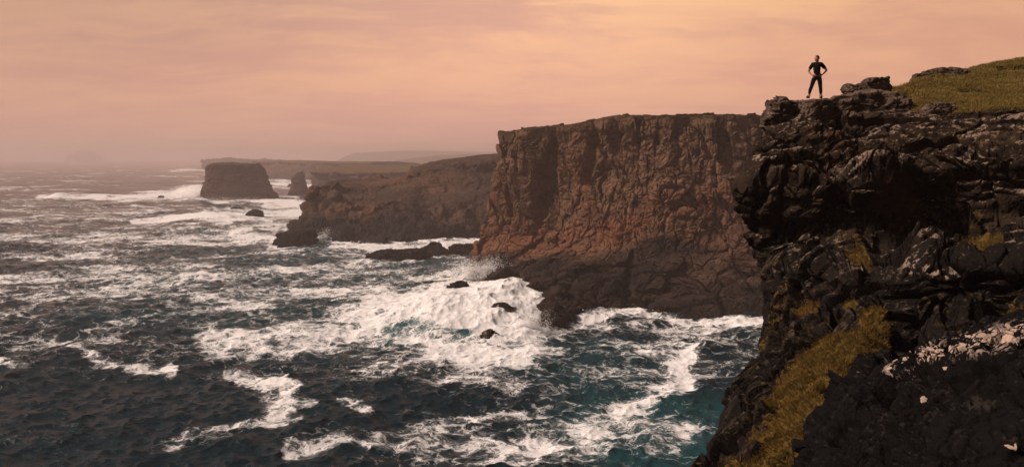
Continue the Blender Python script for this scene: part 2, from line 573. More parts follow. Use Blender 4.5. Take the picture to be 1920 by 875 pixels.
def build_sea():
    # a fan of cells: fine where the coast is seen, coarse behind
    az = np.concatenate([np.linspace(-180, -36, 40, endpoint=False), np.linspace(-36, 24, 1150, endpoint=False),
                         np.linspace(24, 180, 40, endpoint=False)])
    az = np.radians(az)
    # distances: even steps of look-down angle mixed with even log steps
    q = np.linspace(0, 1, 20001)
    dd = np.exp(np.log(60.0) + q * np.log(11500 / 60.0))
    w = 45 / dd * 0.9 + 0.05 * np.ones_like(dd)
    w[dd < 100] *= 0.3
    cum = np.cumsum(w); cum /= cum[-1]
    r = np.interp(np.linspace(cum[0], 1, 1150), cum, dd)
    r = np.concatenate([[1.0, 20.0, 45.0], r])
    A, Rr = np.meshgrid(az, r)
    X, Y = Rr * np.sin(A), Rr * np.cos(A)
    px, py = proj(np.stack([X, Y, np.zeros_like(X)], -1))
    front = np.abs(A) < 1.2
    t1 = ocean_tile(512, 613.0, (0.55, -0.83), 0.032, 0.9, 2.6, 3, 1.4)
    t2 = ocean_tile(512, 143.0, (0.8, -0.6), 0.40, 6.0, 0.85, 5, 0.8)
    h1, x1, y1, j1 = tile_at(t1, X, Y, 0.23)
    h2, x2, y2, j2 = tile_at(t2, X, Y, -0.31)
    step = np.gradient(Rr, axis=0)
    f2 = 1 - smooth(2.0, 6.0, step)
    f1 = 1 - smooth(30, 110, step)
    Z = h1 * f1 + h2 * f2
    DX = 1.1 * (x1 * f1 + x2 * f2)
    DY = 1.1 * (y1 * f1 + y2 * f2)
    comp = -(j1 * f1 * 1.0 + j2 * f2 * 0.55)
    p3 = np.stack([X, Y, np.zeros_like(X)], -1)

    # wander the traced marks so that no outline stays smooth
    wx = 46 * fbm(p3 * 0.035, 4, 0.6, 31) + 8 * fbm(p3 * 0.2, 3, 0.6, 33)
    wy = 20 * fbm(p3 * 0.035, 4, 0.6, 41) + 3 * fbm(p3 * 0.2, 3, 0.6, 43)
    per = np.clip((py - HY) / 300, 0.05, 1.2)
    qx, qy = px + wx * per, py + wy * per * 1.3
    fo = np.zeros_like(X)

    def add(v, mask):
        nonlocal fo
        fo = np.maximum(fo, v * mask)
    E = lambda *a, **k: ell(qx, qy, *a, **k)
    S = lambda *a, **k: stroke(qx, qy, *a, soft=0.85)
    add(0.95, E(900, 590, 135, 50, -4))
    fo = np.maximum(fo, 0.95 * ell(0.6 * px + 0.4 * qx, 0.6 * py + 0.4 * qy, 965, 600, 80, 52, 10, 0.3))
    add(0.92, E(760, 585, 180, 42, -10))
    add(0.85, E(830, 545, 120, 26, -12))
    add(0.82, E(610, 612, 180, 36, -10))
    add(0.78, E(890, 655, 170, 38, 4))
    add(0.60, E(800, 690, 200, 24, 8))
    add(0.72, E(480, 636, 130, 26, -4))
    add(0.64, S([(880, 460, 10), (780, 478, 14), (680, 500, 14), (560, 520, 16)], 14))
    add(0.92, S([(900, 452, 8), (820, 462, 10), (700, 466, 10), (620, 462, 8)], 8))
    add(0.70, S([(700, 490, 8), (600, 500, 8), (480, 505, 8)], 8))
    add(0.90, S([(600, 440, 14), (650, 448, 12), (760, 458, 8), (900, 452, 6)], 8))
    add(0.90, S([(440, 440, 10), (530, 450, 16), (600, 440, 16)], 14))
    add(0.97, S([(250, 412, 3), (330, 412, 8), (410, 412, 14), (480, 410, 10), (560, 400, 10)], 10))
    add(0.95, S([(70, 368, 2), (110, 369, 5), (220, 371, 6), (300, 366, 10), (370, 362, 14)], 8))
    add(0.97, S([(370, 366, 12), (400, 376, 5), (470, 374, 8), (540, 378, 10), (575, 384, 7)], 8))
    add(0.88, S([(500, 390, 8), (560, 385, 8), (590, 390, 6)], 8))
    add(0.85, S([(505, 345, 5), (545, 345, 6), (590, 348, 5)], 5))
    add(0.72, S([(320, 321, 2), (345, 319, 3), (385, 320, 2)], 3))
    add(0.70, S([(480, 337, 3), (560, 337, 4), (620, 337, 3)], 3))
    # pocket under the big cliff and the surge drifting out of it
    add(0.86, S([(1090, 600, 12), (1150, 583, 15), (1210, 582, 15), (1290, 600, 16), (1380, 606, 14), (1450, 610, 12)], 14))
    add(0.62, S([(1060, 625, 12), (1100, 610, 14), (1200, 605, 16), (1320, 618, 12)], 16))
    add(0.90, S([(1165, 760, 20), (1220, 745, 26), (1270, 715, 26), (1300, 680, 18), (1320, 660, 8)], 22))
    add(0.60, S([(1180, 655, 5), (1260, 658, 8), (1330, 655, 8), (1420, 662, 5)], 7))
    add(0.38, E(1180, 800, 180, 60, 4))
    add(0.46, S([(1000, 760, 12), (1090, 740, 16), (1160, 760, 16)], 14))
    add(0.52, S([(760, 815, 8), (860, 790, 12), (960, 770, 12), (1080, 800, 14)], 12))
    add(0.50, E(950, 830, 260, 40, 0))
    # drifting streaks on the open water
    add(0.72, S([(145, 632, 8), (160, 655, 13), (195, 676, 14), (250, 684, 12), (300, 692, 13), (345, 702, 10)], 8))
    add(0.72, E(318, 690, 34, 13))
    add(0.76, S([(470, 700, 16), (520, 712, 26), (560, 722, 20), (545, 748, 24), (520, 775, 28), (505, 800, 22)], 14))
    add(0.66, S([(545, 765, 8), (590, 762, 7)], 7))
    add(0.70, E(672, 765, 46, 15, 12))
    add(0.62, S([(325, 858, 16), (350, 840, 18), (420, 825, 14), (500, 812, 12), (560, 800, 10)], 8))
    add(0.54, S([(560, 850, 16), (640, 830, 10), (740, 840, 10), (820, 850, 10)], 12))
    add(0.64, E(30, 672, 34, 12, 15))
    add(0.58, S([(140, 612, 5), (260, 610, 8), (380, 585, 10), (520, 560, 14)], 10))
    add(0.58, S([(10, 590, 5), (60, 612, 6)], 6))
    add(0.62, S([(0, 470, 3), (50, 478, 4), (100, 485, 3)], 4))
    # general streakiness, strongest between the stack and the surge
    base = 0.33 * smooth(330, 400, py) * (1 - smooth(640, 760, py)) + 0.13
    base = base + 0.10 * ell(px, py, 620, 500, 420, 110, 0, 0.6) + 0.08 * ell(px, py, 1150, 760, 330, 150, 0, 0.6)
    base = base - 0.10 * ell(px, py, 0, 760, 420, 140, 0, 0.6)
    pat = fbm(p3 * np.array([0.020, 0.034, 1]) + 5, 5, 0.6, 61)
    base = base * (0.85 + 0.9 * pat)
    fo = np.maximum(fo, base)
    fo = fo + 0.42 * fbm(p3 * 0.06, 5, 0.65, 71) * smooth(0.2, 0.4, fo) * (1 - 0.7 * smooth(0.85, 0.98, fo))
    fo = fo + 0.30 * fbm(p3 * 0.24, 4, 0.65, 73) * smooth(0.2, 0.4, fo) * (1 - 0.8 * smooth(0.85, 0.98, fo))
    caps = smooth(0.62, 1.25, comp) * (0.35 + 0.65 * smooth(-0.2, 0.3, fbm(p3 * 0.012, 3, 0.5, 77)))
    fo = np.maximum(fo, caps * 0.80)
    fo = fo + 0.10 * smooth(0.2, 0.7, comp)
    farz = smooth(430, 360, py) * smooth(HY + 1, HY + 12, py)
    streak = fbm(p3 * np.array([0.012, 0.020, 1]) + 9, 6, 0.72, 79)
    fo = np.maximum(fo, farz * (0.20 + 0.44 * smooth(0.06, 0.38, streak)))
    fo = np.clip(fo, 0, 1)
    fo[~front] = 0.2

    aer_light = np.clip(0.15 * smooth(0.3, 0.9, fo) + 0.55 * ell(qx, qy, 860, 620, 150, 40) + 0.35 * ell(qx, qy, 1230, 800, 210, 80)
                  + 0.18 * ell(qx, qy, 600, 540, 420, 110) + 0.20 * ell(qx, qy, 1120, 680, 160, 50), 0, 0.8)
    # teal added to high crests, painting light that shines through them
    aer_light = np.clip(aer_light + 0.16 * smooth(0.8, 2.2, Z), 0, 1)
    aer_light[~front] = 0

    # surge: the breaking swell heaped against the apron rocks
    s1 = ell(qx, qy, 905, 590, 150, 50, -6, 0.7)
    s2 = ell(qx, qy, 850, 575, 260, 60, -8, 0.9)
    lump = ridged(p3 * 0.09, 4, 0.55, 81)
    Z = Z + s1 * (2.6 + 0.5 * lump + 0.15 * ridged(p3 * 0.24, 3, 0.5, 83)) + s2 * 1.2
    for (cx_, cy_, rx_, ry_, hh) in ((415, 410, 80, 16, 4.0), (375, 362, 30, 12, 7.0), (620, 440, 40, 14, 2.5), (110, 368, 14, 5, 3.5),
                                     (350, 318, 30, 4, 2.5), (1240, 590, 160, 12, 0.9), (900, 505, 28, 16, 4.5), (975, 612, 70, 36, 1.5), (945, 575, 50, 22, 1.0), (790, 602, 70, 26, 1.6)):
        Z = Z + ell(0.7 * px + 0.3 * qx, 0.7 * py + 0.3 * qy, cx_, cy_, rx_, ry_, 0, 0.95) * hh * (0.85 + 0.25 * lump)
    rough = smooth(0.6, 0.95, fo) * f2
    Z = Z + rough * (0.12 * ridged(p3 * 0.5, 4, 0.6, 91) - 0.1)
    Z[~front] = 0; DX[~front] = 0; DY[~front] = 0
    g = np.stack([X + DX, Y + DY, Z], -1)
    g[:3, :, 2] = 0
    o = grid_mesh('sea', g, M_sea, {'foam': fo, 'aer_light': aer_light}, flip=True)
    tag(o, 'dark teal sea with choppy waves and drifting white foam', 'sea', kind='structure')
    return o


sea = build_sea()


# ------------------------------------------------------------------ cliffs
def net_from(rows):
    return np.array([[np.array(p[1:]) if p[0] == 'w' else (sea_pt(*p[1:]) if p[0] == 's' else P(*p)) for p in row] for row in rows], float)


def face_out(g, n):
    """normals point towards the open air: away from the inside of the land"""
    v = CAMP - g
    if (n * v).sum(-1).mean() < 0:
        n = -n
        return n, True
    return n, False


def rock_disp(p, size, seed, amp=1.0, strat=1.0, nblk=3):
    q = p / size
    d = 0.9 * fbm(q * 0.35, 4, 0.5, seed)
    qs = q * np.array([1, 1, 1.5])
    wq = qs + 0.35 * np.stack([vnoise(qs * 1.3, seed + 5), vnoise(qs * 1.3, seed + 6), vnoise(qs * 1.3, seed + 8)], -1)
    d = d + 0.55 * blocks(wq * 0.55, seed + 11, 1.1)
    if nblk > 1: d = d + 0.34 * blocks(wq * 1.3 + 3, seed + 21, 1.2)
    if nblk > 2: d = d + 0.19 * blocks(wq * 3.1 + 7, seed + 31, 1.2)
    if nblk > 3: d = d + 0.08 * blocks(wq * 7.3 + 7, seed + 33, 1.2)
    d = d + 0.12 * ridged(q * 2.2, 4, 0.6, seed + 41)
    lay = vnoise(q * np.array([0.10, 0.10, 2.3]) + 0.35 * vnoise(q * 0.5, seed + 51)[..., None], seed + 52)
    lay2 = vnoise(q * np.array([0.2, 0.2, 6.0]) + 0.5 * vnoise(q * 0.7, seed + 53)[..., None], seed + 54)
    d = d + strat * (0.28 * lay + 0.10 * lay2)
    return d * amp * size


# ---- the big red cliff in the middle
def big_cliff():
    X = [880, 937, 985, 1062, 1110, 1160, 1250, 1340, 1440, 1600, 1800]
    topY = [400, 345, 334, 319, 310, 300, 290, 283, 277, 270, 262]
    top = [262, 251, 242, 235, 226, 217, 218, 217, 218, 224, 230]
    rows = []
    # behind: back face to the sea, then plateau
    w = [P(x, t, y) for x, t, y in zip(X, top, topY)]
    w[0] = P(947, 249, 358)
    back = lambda k, dy, z: ('w', w[k][0] + dy * 0.55, w[k][1] + dy, z)
    rows.append([back(k, 330, -6) for k in range(11)])
    rows.append([back(k, 300, 40) for k in range(11)])
    rows.append([back(k, 120, w[k][2] - 1.5) for k in range(11)])
    rows.append([back(k, 14, w[k][2] - 0.2) for k in range(11)])
    rows.append([('w', *w[k]) for k in range(11)])

    def row(pys, ys, xs=None, wrap=(942, 356)):
        xs = xs or X
        r = []
        for k in range(11):
            if k == 0:
                a = P(wrap[0], pys[1] , wrap[1])
                r.append(('w', a[0], a[1], P(xs[1], pys[1], ys[1])[2]))
            else:
                r.append((xs[k], pys[k], ys[k]))
        return r
    rows.append(row([0, 266, 256, 248, 240, 232, 232, 232, 232, 238, 244], [0] + [y - 2.0 for y in topY[1:]],
                    [0, 933, 984, 1062, 1110, 1160, 1250, 1340, 1440, 1600, 1800]))
    rows.append(row([0, 340, 340, 338, 335, 330, 330, 330, 330, 335, 340], [0, 342, 330, 320, 308, 297, 286, 279, 273, 266, 258],
                    [0, 925, 984, 1060, 1110, 1160, 1250, 1340, 1440, 1600, 1800]))
    rows.append(row([0, 412, 415, 414, 410, 400, 395, 395, 395, 400, 400], [0, 341, 328, 314, 304, 293, 283, 276, 270, 263, 255],
                    [0, 914, 982, 1060, 1110, 1160, 1250, 1340, 1440, 1600, 1800], (934, 354)))
    rows.append(row([0, 468, 474, 470, 465, 462, 455, 452, 450, 450, 450], [0, 339, 323, 308, 298, 289, 280, 273, 267, 260, 252],
                    [0, 893, 970, 1058, 1110, 1160, 1250, 1340, 1440, 1600, 1800], (912, 352)))
    # dark wave-washed apron running out to the water
    rows.append(row([0, 492, 500, 494, 490, 500, 505, 505, 505, 505, 505], [0, 332, 300, 284, 281, 279, 272, 267, 262, 255, 248],
                    [0, 884, 958, 1045, 1105, 1160, 1250, 1340, 1440, 1600, 1800], (900, 348)))
    rows.append(row([0, 518, 540, 552, 540, 545, 552, 555, 556, 556, 556], [0, 316, 272, 255, 262, 266, 262, 259, 256, 250, 244],
                    [0, 872, 965, 1035, 1100, 1160, 1250, 1340, 1440, 1600, 1800], (892, 340)))
    xs = [0, 868, 950, 1018, 1095, 1150, 1250, 1340, 1440, 1600, 1800]
    ys = [0, 530, 590, 632, 592, 584, 592, 596, 600, 606, 612]
    a = sea_pt(886, 514)
    rows.append([('w', a[0], a[1], 0)] + [('s', xs[k], ys[k]) for k in range(1, 11)])
    b = [sea_pt(xs[k] - (6 if k < 4 else 0), ys[k] + 7) for k in range(1, 11)]
    rows.append([('w', a[0] - 3, a[1] - 3, -7)] + [('w', q[0], q[1], -7) for q in b])
    net = net_from(rows)
    net = np.concatenate([net[:, :1] + np.array([26.0, 70.0, 0]), net[:, :1] + np.array([8.0, 24.0, 0]), net], 1)
    wv = [0.05, 0.05, 0.15, 0.5, 1, 1, 1, 1, 1, 1, 1, 0.5]
    wu = [0.05, 0.1, 0.6] + [1] * 7 + [0.15, 0.1]
    g = loft(net, 900, 640, wu=wu, wv=wv)
    n = grid_normals(g)
    n, fl = face_out(g, n)
    px, py = proj(g)
    z = g[..., 2]
    d = rock_disp(g, 7.0, 101, 0.20, 0.8)
    up = smooth(10, 20, z)
    cw = g + 4 * np.stack([fbm(g * 0.05, 3, 0.5, 1), fbm(g * 0.05, 3, 0.5, 2), fbm(g * 0.05, 3, 0.5, 4)], -1)
    d = d + up * (2.6 * blocks(cw * np.array([0.075, 0.075, 0.022]) + 2, 141, 1.2, 0.30) + 0.9 * blocks(cw * np.array([0.20, 0.20, 0.08]) + 5, 151, 1.2, 0.35) + 0.28 * blocks(cw * np.array([0.55, 0.55, 0.30]) + 5, 155, 1.2, 0.40)) \
          + (1 - up) * 1.6 * blocks(cw * np.array([0.09, 0.09, 0.11]) + 8, 161, 1.3, 0.3)
    # broad vertical buttresses and gullies
    s = g[..., 0] * 0.9 + g[..., 1] * 0.4
    but = fbm(np.stack([s * 0.05, z * 0.006, 0 * z], -1), 4, 0.55, 7)
    upper = smooth(12, 24, z)
    d = d + 2.2 * but * (0.35 + 0.65 * upper)
    wob = 10 * fbm(g * 0.06, 3, 0.5, 9)
    pxx = px + wob
    d = d - 3.4 * stroke(pxx, py, [(946, 268, 3), (950, 400, 6)], 5) \
          - 5.0 * stroke(pxx, py, [(1030, 262, 6), (1025, 330, 16), (1020, 415, 22)], 14) \
          + 2.5 * stroke(pxx, py, [(975, 262, 14), (985, 330, 26), (990, 410, 22)], 20) \
          - 3.6 * stroke(pxx, py, [(1105, 250, 4), (1100, 340, 12)], 9) \
          - 3.0 * stroke(pxx, py, [(1150, 235, 10), (1142, 330, 16)], 12) \
          + 2.0 * ell(px, py, 1148, 232, 34, 18) \
          - 1.6 * stroke(pxx, py, [(1178, 470, 5), (1172, 580, 9)], 7)
    # the lower bench below the red bed
    d = d + 1.2 * np.sin(z * 1.2 + 2 * but) * smooth(14, 6, z) * 0.4
    topm = smooth(0.75, 0.95, n[..., 2])
    d = d * (1 - 0.85 * topm * smooth(40, 46, z))
    d = d * smooth(-6, 3, z + 3)
    d = np.where((z > 40) & (px < 965), np.minimum(d, 0.25), d)
    tl = np.interp(px, X[1:], top[1:])
    d = d * (1 - 0.75 * smooth(20, 3, py - tl) * (z > 30))
    g = g + n * d[..., None]
    n2 = grid_normals(g) * (-1 if fl else 1)
    nz = n2[..., 2]
    warp = 14 * fbm(g * 0.05, 4, 0.6, 15)
    wy = 10 * fbm(g * 0.09, 4, 0.6, 16)
    qx, qy = px + warp, py + wy
    red = np.maximum.reduce([
        0.95 * stroke(qx, qy, [(885, 465, 22), (950, 440, 32), (1040, 448, 28), (1120, 440, 24), (1190, 420, 22)], 22),
        0.55 * stroke(qx, qy, [(1080, 260, 10), (1075, 330, 16), (1100, 410, 22)], 16),
        0.75 * stroke(qx, qy, [(1230, 400, 30), (1290, 370, 30), (1360, 380, 34), (1420, 340, 20)], 30),
        0.55 * stroke(qx, qy, [(1310, 330, 16), (1350, 310, 14)], 14),
        0.35 * stroke(qx, qy, [(1300, 440, 30), (1420, 470, 40)], 30),
        0.30 * stroke(qx, qy, [(930, 270, 12), (918, 400, 10)], 10)])
    red = np.clip(0.8 * red * (0.8 + 0.7 * fbm(g * 0.15, 4, 0.6, 19)) + 0.10 * fbm(g * 0.05, 3, 0.5, 20), 0, 1)
    lim = np.interp(px, [860, 920, 1000, 1100, 1180, 1250, 1330, 1440], [488, 484, 480, 474, 462, 440, 455, 500])
    wet = smooth(-12, 12, py - lim + wy * 1.2) * smooth(48, 20, z)
    wet = np.maximum(wet, 0.6 * smooth(5, 2, z))
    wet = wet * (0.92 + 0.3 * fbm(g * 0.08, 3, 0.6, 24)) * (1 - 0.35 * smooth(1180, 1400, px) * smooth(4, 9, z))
    wet = np.maximum(wet, 0.45 * smooth(1180, 1420, px) * smooth(330, 460, py + wy))  # right part of the face toned darker towards its foot
    moss = smooth(0.6, 0.9, nz) * smooth(44, 50, z) * 0.95 + 0.18 * smooth(0.35, 0.8, nz) * smooth(20, 30, z)
    lich = 0.25 * smooth(0.3, 0.7, nz) * smooth(14, 24, z)
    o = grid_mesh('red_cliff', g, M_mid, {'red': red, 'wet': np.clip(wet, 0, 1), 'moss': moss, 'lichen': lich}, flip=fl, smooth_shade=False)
    tag(o, 'tall red brown sea cliff with a dark wave-washed foot', 'cliff', kind='structure')
    return o


big_cliff()


# ---- rough dark cliff behind it
def generic_cliff(name, label, cols, mat, size, amp, seed, nu, nv, depth, topdrop=1.0, red_tr=None, moss_top=0.8, wetz=7, wrap=None):
    """cols: (top px, top py, top Y, mid px, mid py, mid Y, water px, water py); first column is the free end"""
    rows = [[] for _ in range(8)]
    n = len(cols)
    for k, c in enumerate(cols):
        t, m_, s_ = P(*c[:3]), P(*c[3:6]), sea_pt(*c[6:8])
        if k == 0:                              # turn the corner: the end face runs away from us
            t2 = t + np.array([depth * 0.10, depth * 0.6, -topdrop])
            m2 = np.array([m_[0] + depth * 0.08, t2[1], m_[2]]); s2 = np.array([s_[0] + depth * 0.05, t2[1], 0])
            wcol = [t2 + [depth * 0.1, depth * 0.3, -t2[2] - 6], t2 + [depth * 0.1, depth * 0.25, -t2[2] * 0.3], t2 + [4, 3, 0], t2,
                    t2 * 0.5 + m2 * 0.5, m2, s2, s2 + [-3, -2, -8]]
            for r, q in zip(rows, wcol): r.append(q)
        u = np.array([0.25 * depth, depth, 0.0])
        col = [np.array([t[0] + u[0], t[1] + u[1] + 20, -6]), t + u - [0, 0, t[2] * 0.25], t + u * 0.5 - [0, 0, topdrop], t,
               (t * 0.55 + m_ * 0.45) + [0, (t[1] - m_[1]) * -0.10, 0], m_, s_, np.array([s_[0], s_[1] - 4, -8])]
        for r, q in zip(rows, col): r.append(q)
    net = np.array(rows)
    g = loft(net, nu, nv, wv=[0.1, 0.1, 0.4, 1, 1, 1, 0.5])
    nn = grid_normals(g)
    nn, fl = face_out(g, nn)
    z = g[..., 2]
    px, py = proj(g)
    d = rock_disp(g, size, seed, amp)
    d = d + amp * size * 0.9 * fbm(np.stack([(g[..., 0] + 0.5 * g[..., 1]) * 0.35 / size, z * 0.06 / size, 0 * z], -1), 4, 0.55, seed + 3)
    topm = smooth(0.8, 0.96, nn[..., 2]) * smooth(12, 20, z)
    d = d * (1 - 0.9 * topm) * smooth(-7, 2, z + 2)
    g = g + nn * d[..., None]
    n2 = grid_normals(g) * (-1 if fl else 1)
    red = np.zeros_like(z)
    for (pts, w, v) in (red_tr or []):
        red = np.maximum(red, v * stroke(px + size * fbm(g * 0.3 / size, 3, 0.6, 5) * 2, py, pts, w))
    red = np.clip(red + 0.15 * fbm(g * 0.4 / size, 4, 0.6, seed + 9), 0, 1)
    wet = np.clip(smooth(wetz * 1.6, wetz * 0.5, z + 0.3 * size * fbm(g * 0.5 / size, 3, 0.6, seed + 8)), 0, 1)
    moss = moss_top * smooth(0.55, 0.9, n2[..., 2]) * smooth(10, 20, z)
    o = grid_mesh(name, g, mat, {'red': red, 'wet': wet, 'moss': moss, 'lichen': 0 * z}, flip=fl)
    tag(o, label, 'cliff', kind='structure')
    return o


generic_cliff('rugged_headland', 'rugged dark headland with a craggy slope behind the red cliff',
              [(601, 374, 568, 575, 402, 560, 545, 430), (621, 340, 570, 612, 395, 545, 590, 442), (652, 341, 575, 645, 398, 525, 640, 452),
               (700, 340, 585, 700, 390, 530, 712, 452), (752, 330, 595, 760, 380, 535, 780, 452), (785, 309, 612, 800, 375, 548, 830, 450),
               (850, 298, 620, 860, 370, 555, 880, 448), (935, 289, 625, 940, 370, 560, 950, 446), (1060, 286, 630, 1060, 370, 565, 1060, 446)],
              M_far, 12.0, 0.55, 300, 420, 300, 240, 2.0,
              red_tr=[([(600, 360), (620, 400), (625, 440)], 16, 0.55), ([(660, 395), (690, 400)], 16, 0.6), ([(680, 325), (840, 345)], 18, 0.5),
                      ([(740, 448), (860, 450)], 5, 0.6)], moss_top=0.35, wetz=7)
generic_cliff('grassy_headland', 'hazy headland with a green top beyond the rugged one',
              [(588, 318, 1260, 586, 340, 1240, 585, 361), (640, 321, 1230, 638, 342, 1200, 636, 362), (720, 320, 1210, 720, 342, 1180, 718, 364),
               (800, 318, 1190, 800, 342, 1170, 800, 364), (900, 314, 1190, 900, 342, 1170, 900, 364), (1010, 310, 1190, 1010, 342, 1170, 1010, 364)],
              M_far, 16.0, 0.4, 400, 260, 150, 330, -6.0, moss_top=1.0, wetz=6)
generic_cliff('distant_cliff', 'pale distant cliff seen between the two sea stacks',
              [(478, 304, 2000, 478, 320, 1950, 480, 335), (520, 302, 1950, 518, 320, 1900, 516, 336), (570, 303, 1900, 570, 320, 1850, 570, 337),
               (625, 304, 1850, 625, 320, 1800, 625, 338), (700, 304, 1850, 700, 320, 1800, 700, 338)],
              M_far, 20.0, 0.4, 500, 160, 70, 300, 0.0, moss_top=0.8, wetz=5)
generic_cliff('faint_cliff', 'faint flat-topped cliff farthest along the coast behind the big stack',
              [(381, 300, 3300, 379, 309, 3250, 378, 317), (400, 301, 3250, 400, 310, 3200, 400, 317), (470, 303, 3250, 470, 311, 3200, 470, 317),
               (560, 304, 3250, 560, 311, 3200, 560, 317)],
              M_far, 22.0, 0.35, 600, 120, 50, 400, 0.0, moss_top=0.8, wetz=5)


def hill(name, label, ridge, Yf, Yb, z_foot):
    """a long low ridge with depth, from its traced skyline"""
    nu = 160
    xs = np.linspace(ridge[0][0], ridge[-1][0], nu)
    ys = np.interp(xs, [r[0] for r in ridge], [r[1] for r in ridge])
    rows = []
    Ym = (Yf + Yb) / 2
    top = np.array([P(x, y, Ym) for x, y in zip(xs, ys)])
    for k in np.linspace(0, 1, 60):
        prof = math.sin(math.pi * k) ** 0.6
        r = top.copy()
        r[:, 1] = Yf + (Yb - Yf) * k
        r[:, 0] = top[:, 0] * (1 + 0.0 * k)
        r[:, 2] = z_foot + (top[:, 2] - z_foot) * prof
        rows.append(r)
    g = np.array(rows)
    g[..., 2] += 4 * fbm(g * 0.01, 4, 0.5, 3) * smooth(z_foot, z_foot + 30, g[..., 2])
    o = grid_mesh(name, g, M_far, {'red': 0 * g[..., 0], 'wet': 0 * g[..., 0], 'moss': 0 * g[..., 0] + 0.9, 'lichen': 0 * g[..., 0]}, flip=False)
    tag(o, label, 'hill', kind='structure')


hill('hills', 'low moorland rising inland behind the distant cliffs',
     [(668, 300), (672, 287), (700, 285), (760, 282.5), (820, 283), (900, 285), (1000, 286), (1200, 290)], 6500, 8500, -5)
hill('moor', 'orange brown moor sloping behind the rugged headland',
     [(735, 302), (770, 297), (820, 292), (880, 289), (940, 288), (1100, 290)], 3800, 4800, -5)


# ------------------------------------------------------------------ free standing rocks
def ring_rock(name, label, cat, prof, cy, depth_ratio, mat, size, amp, seed, nu, nv, group=None, wetz=6, moss=0.7, kind=None, tilt=(0, 0), redv=0.0, lichv=0.0):
    """closed rock from rings. prof: (left px, right px, py) from the foot upwards, cy: distance of its axis."""
    lv = []
    for (a, b, py) in prof:
        l, r = P(a, py, cy), P(b, py, cy)
        lv.append([(l[0] + r[0]) / 2, (r[0] - l[0]) / 2, (l[2] + r[2]) / 2])
    lv = np.array(lv)
    body = np.linspace(0, len(lv) - 1, nv)
    L = catmull(lv, body)
    capn = max(6, nv // 4)
    last = L[-1]
    cap = np.array([[last[0], last[1] * (1 - k) + 1e-3, last[2] + 0.04 * last[1] * math.sin(k * 1.57)] for k in np.linspace(0, 1, capn)[1:]])
    foot = np.array([[L[0][0], L[0][1] * 1.12, -6.0 if L[0][2] < 12 else L[0][2] - L[0][1] * 0.5]])
    L = np.concatenate([foot, L, cap])
    a = np.linspace(0, 2 * np.pi, nu, endpoint=False)
    ca, sa = np.cos(a), np.sin(a)
    e = 0.75
    sx, sy = np.sign(ca) * np.abs(ca) ** e, np.sign(sa) * np.abs(sa) ** e
    g = np.zeros((len(L), nu, 3))
    g[..., 0] = L[:, None, 0] + L[:, None, 1] * sx
    g[..., 1] = cy + L[:, None, 1] * depth_ratio * sy
    g[..., 2] = L[:, None, 2]
    c0 = np.array([L[:, 0].mean(), cy, L[:, 2].min()])
    du = np.roll(g, -1, 1) - np.roll(g, 1, 1)
    dv = np.gradient(g, axis=0)
    n = np.cross(du, dv); n /= np.maximum(np.linalg.norm(n, axis=-1, keepdims=True), 1e-9)
    n[-1] = (0, 0, 1)
    if (n[:, :, :2] * (g - g.mean(1, keepdims=True))[:, :, :2]).sum() < 0: n = -n
    z = g[..., 2]
    topm = smooth(0.75, 0.95, n[..., 2])
    d = rock_disp(g, size, seed, amp) * (1 - 0.6 * topm)
    d[-1] = d[-1].mean()
    g = g + n * d[..., None]
    du = np.roll(g, -1, 1) - np.roll(g, 1, 1)
    dv = np.gradient(g, axis=0)
    n2 = np.cross(du, dv); n2 /= np.maximum(np.linalg.norm(n2, axis=-1, keepdims=True), 1e-9)
    if (n2 * n).sum() < 0: n2 = -n2
    lo = g[..., 2] - (0 if L[0][2] < 3 else 1e3 * 0)
    wet = np.clip(smooth(wetz * 1.4, wetz * 0.6, lo + 0.3 * size * fbm(g * 0.5 / size, 3, 0.6, seed + 8)), 0, 1)
    o = grid_mesh(name, g, mat, {'red': 0 * z + redv, 'wet': wet, 'moss': moss * smooth(0.6, 0.9, n2[..., 2]) * (z > wetz), 'lichen': 0 * z + lichv}, closed_u=True)
    if kind: o['kind'] = kind
    tag(o, label, cat, group)
    return o


ring_rock('sea_stack', 'broad flat-topped sea stack ringed by white surf', 'sea stack',
          [(378, 514, 376), (381, 511, 368), (384, 506, 355), (388, 500, 340), (390, 495, 328), (391, 489, 316), (392, 484, 310), (397, 480, 307)],
          965, 0.9, M_far, 11.0, 0.32, 501, 260, 150, wetz=5, moss=0.5)
ring_rock('sea_stack', 'narrow pointed sea stack between the broad stack and the headland', 'sea stack',
          [(543, 581, 368), (545, 577, 358), (545, 575, 345), (548, 573, 335), (551, 570, 327), (556, 565, 322)],
          1080, 1.2, M_far, 7.0, 0.35, 521, 140, 90, wetz=4, moss=0.3, redv=0.2)
ring_rock('island', 'faint domed island in the haze on the horizon', 'island',
          [(131, 186, 296), (134, 184, 293), (138, 180, 289), (145, 172, 285.5), (152, 164, 284)],
          10600, 1.3, M_far, 90.0, 0.12, 541, 90, 50, wetz=4, moss=0.3, kind='structure')

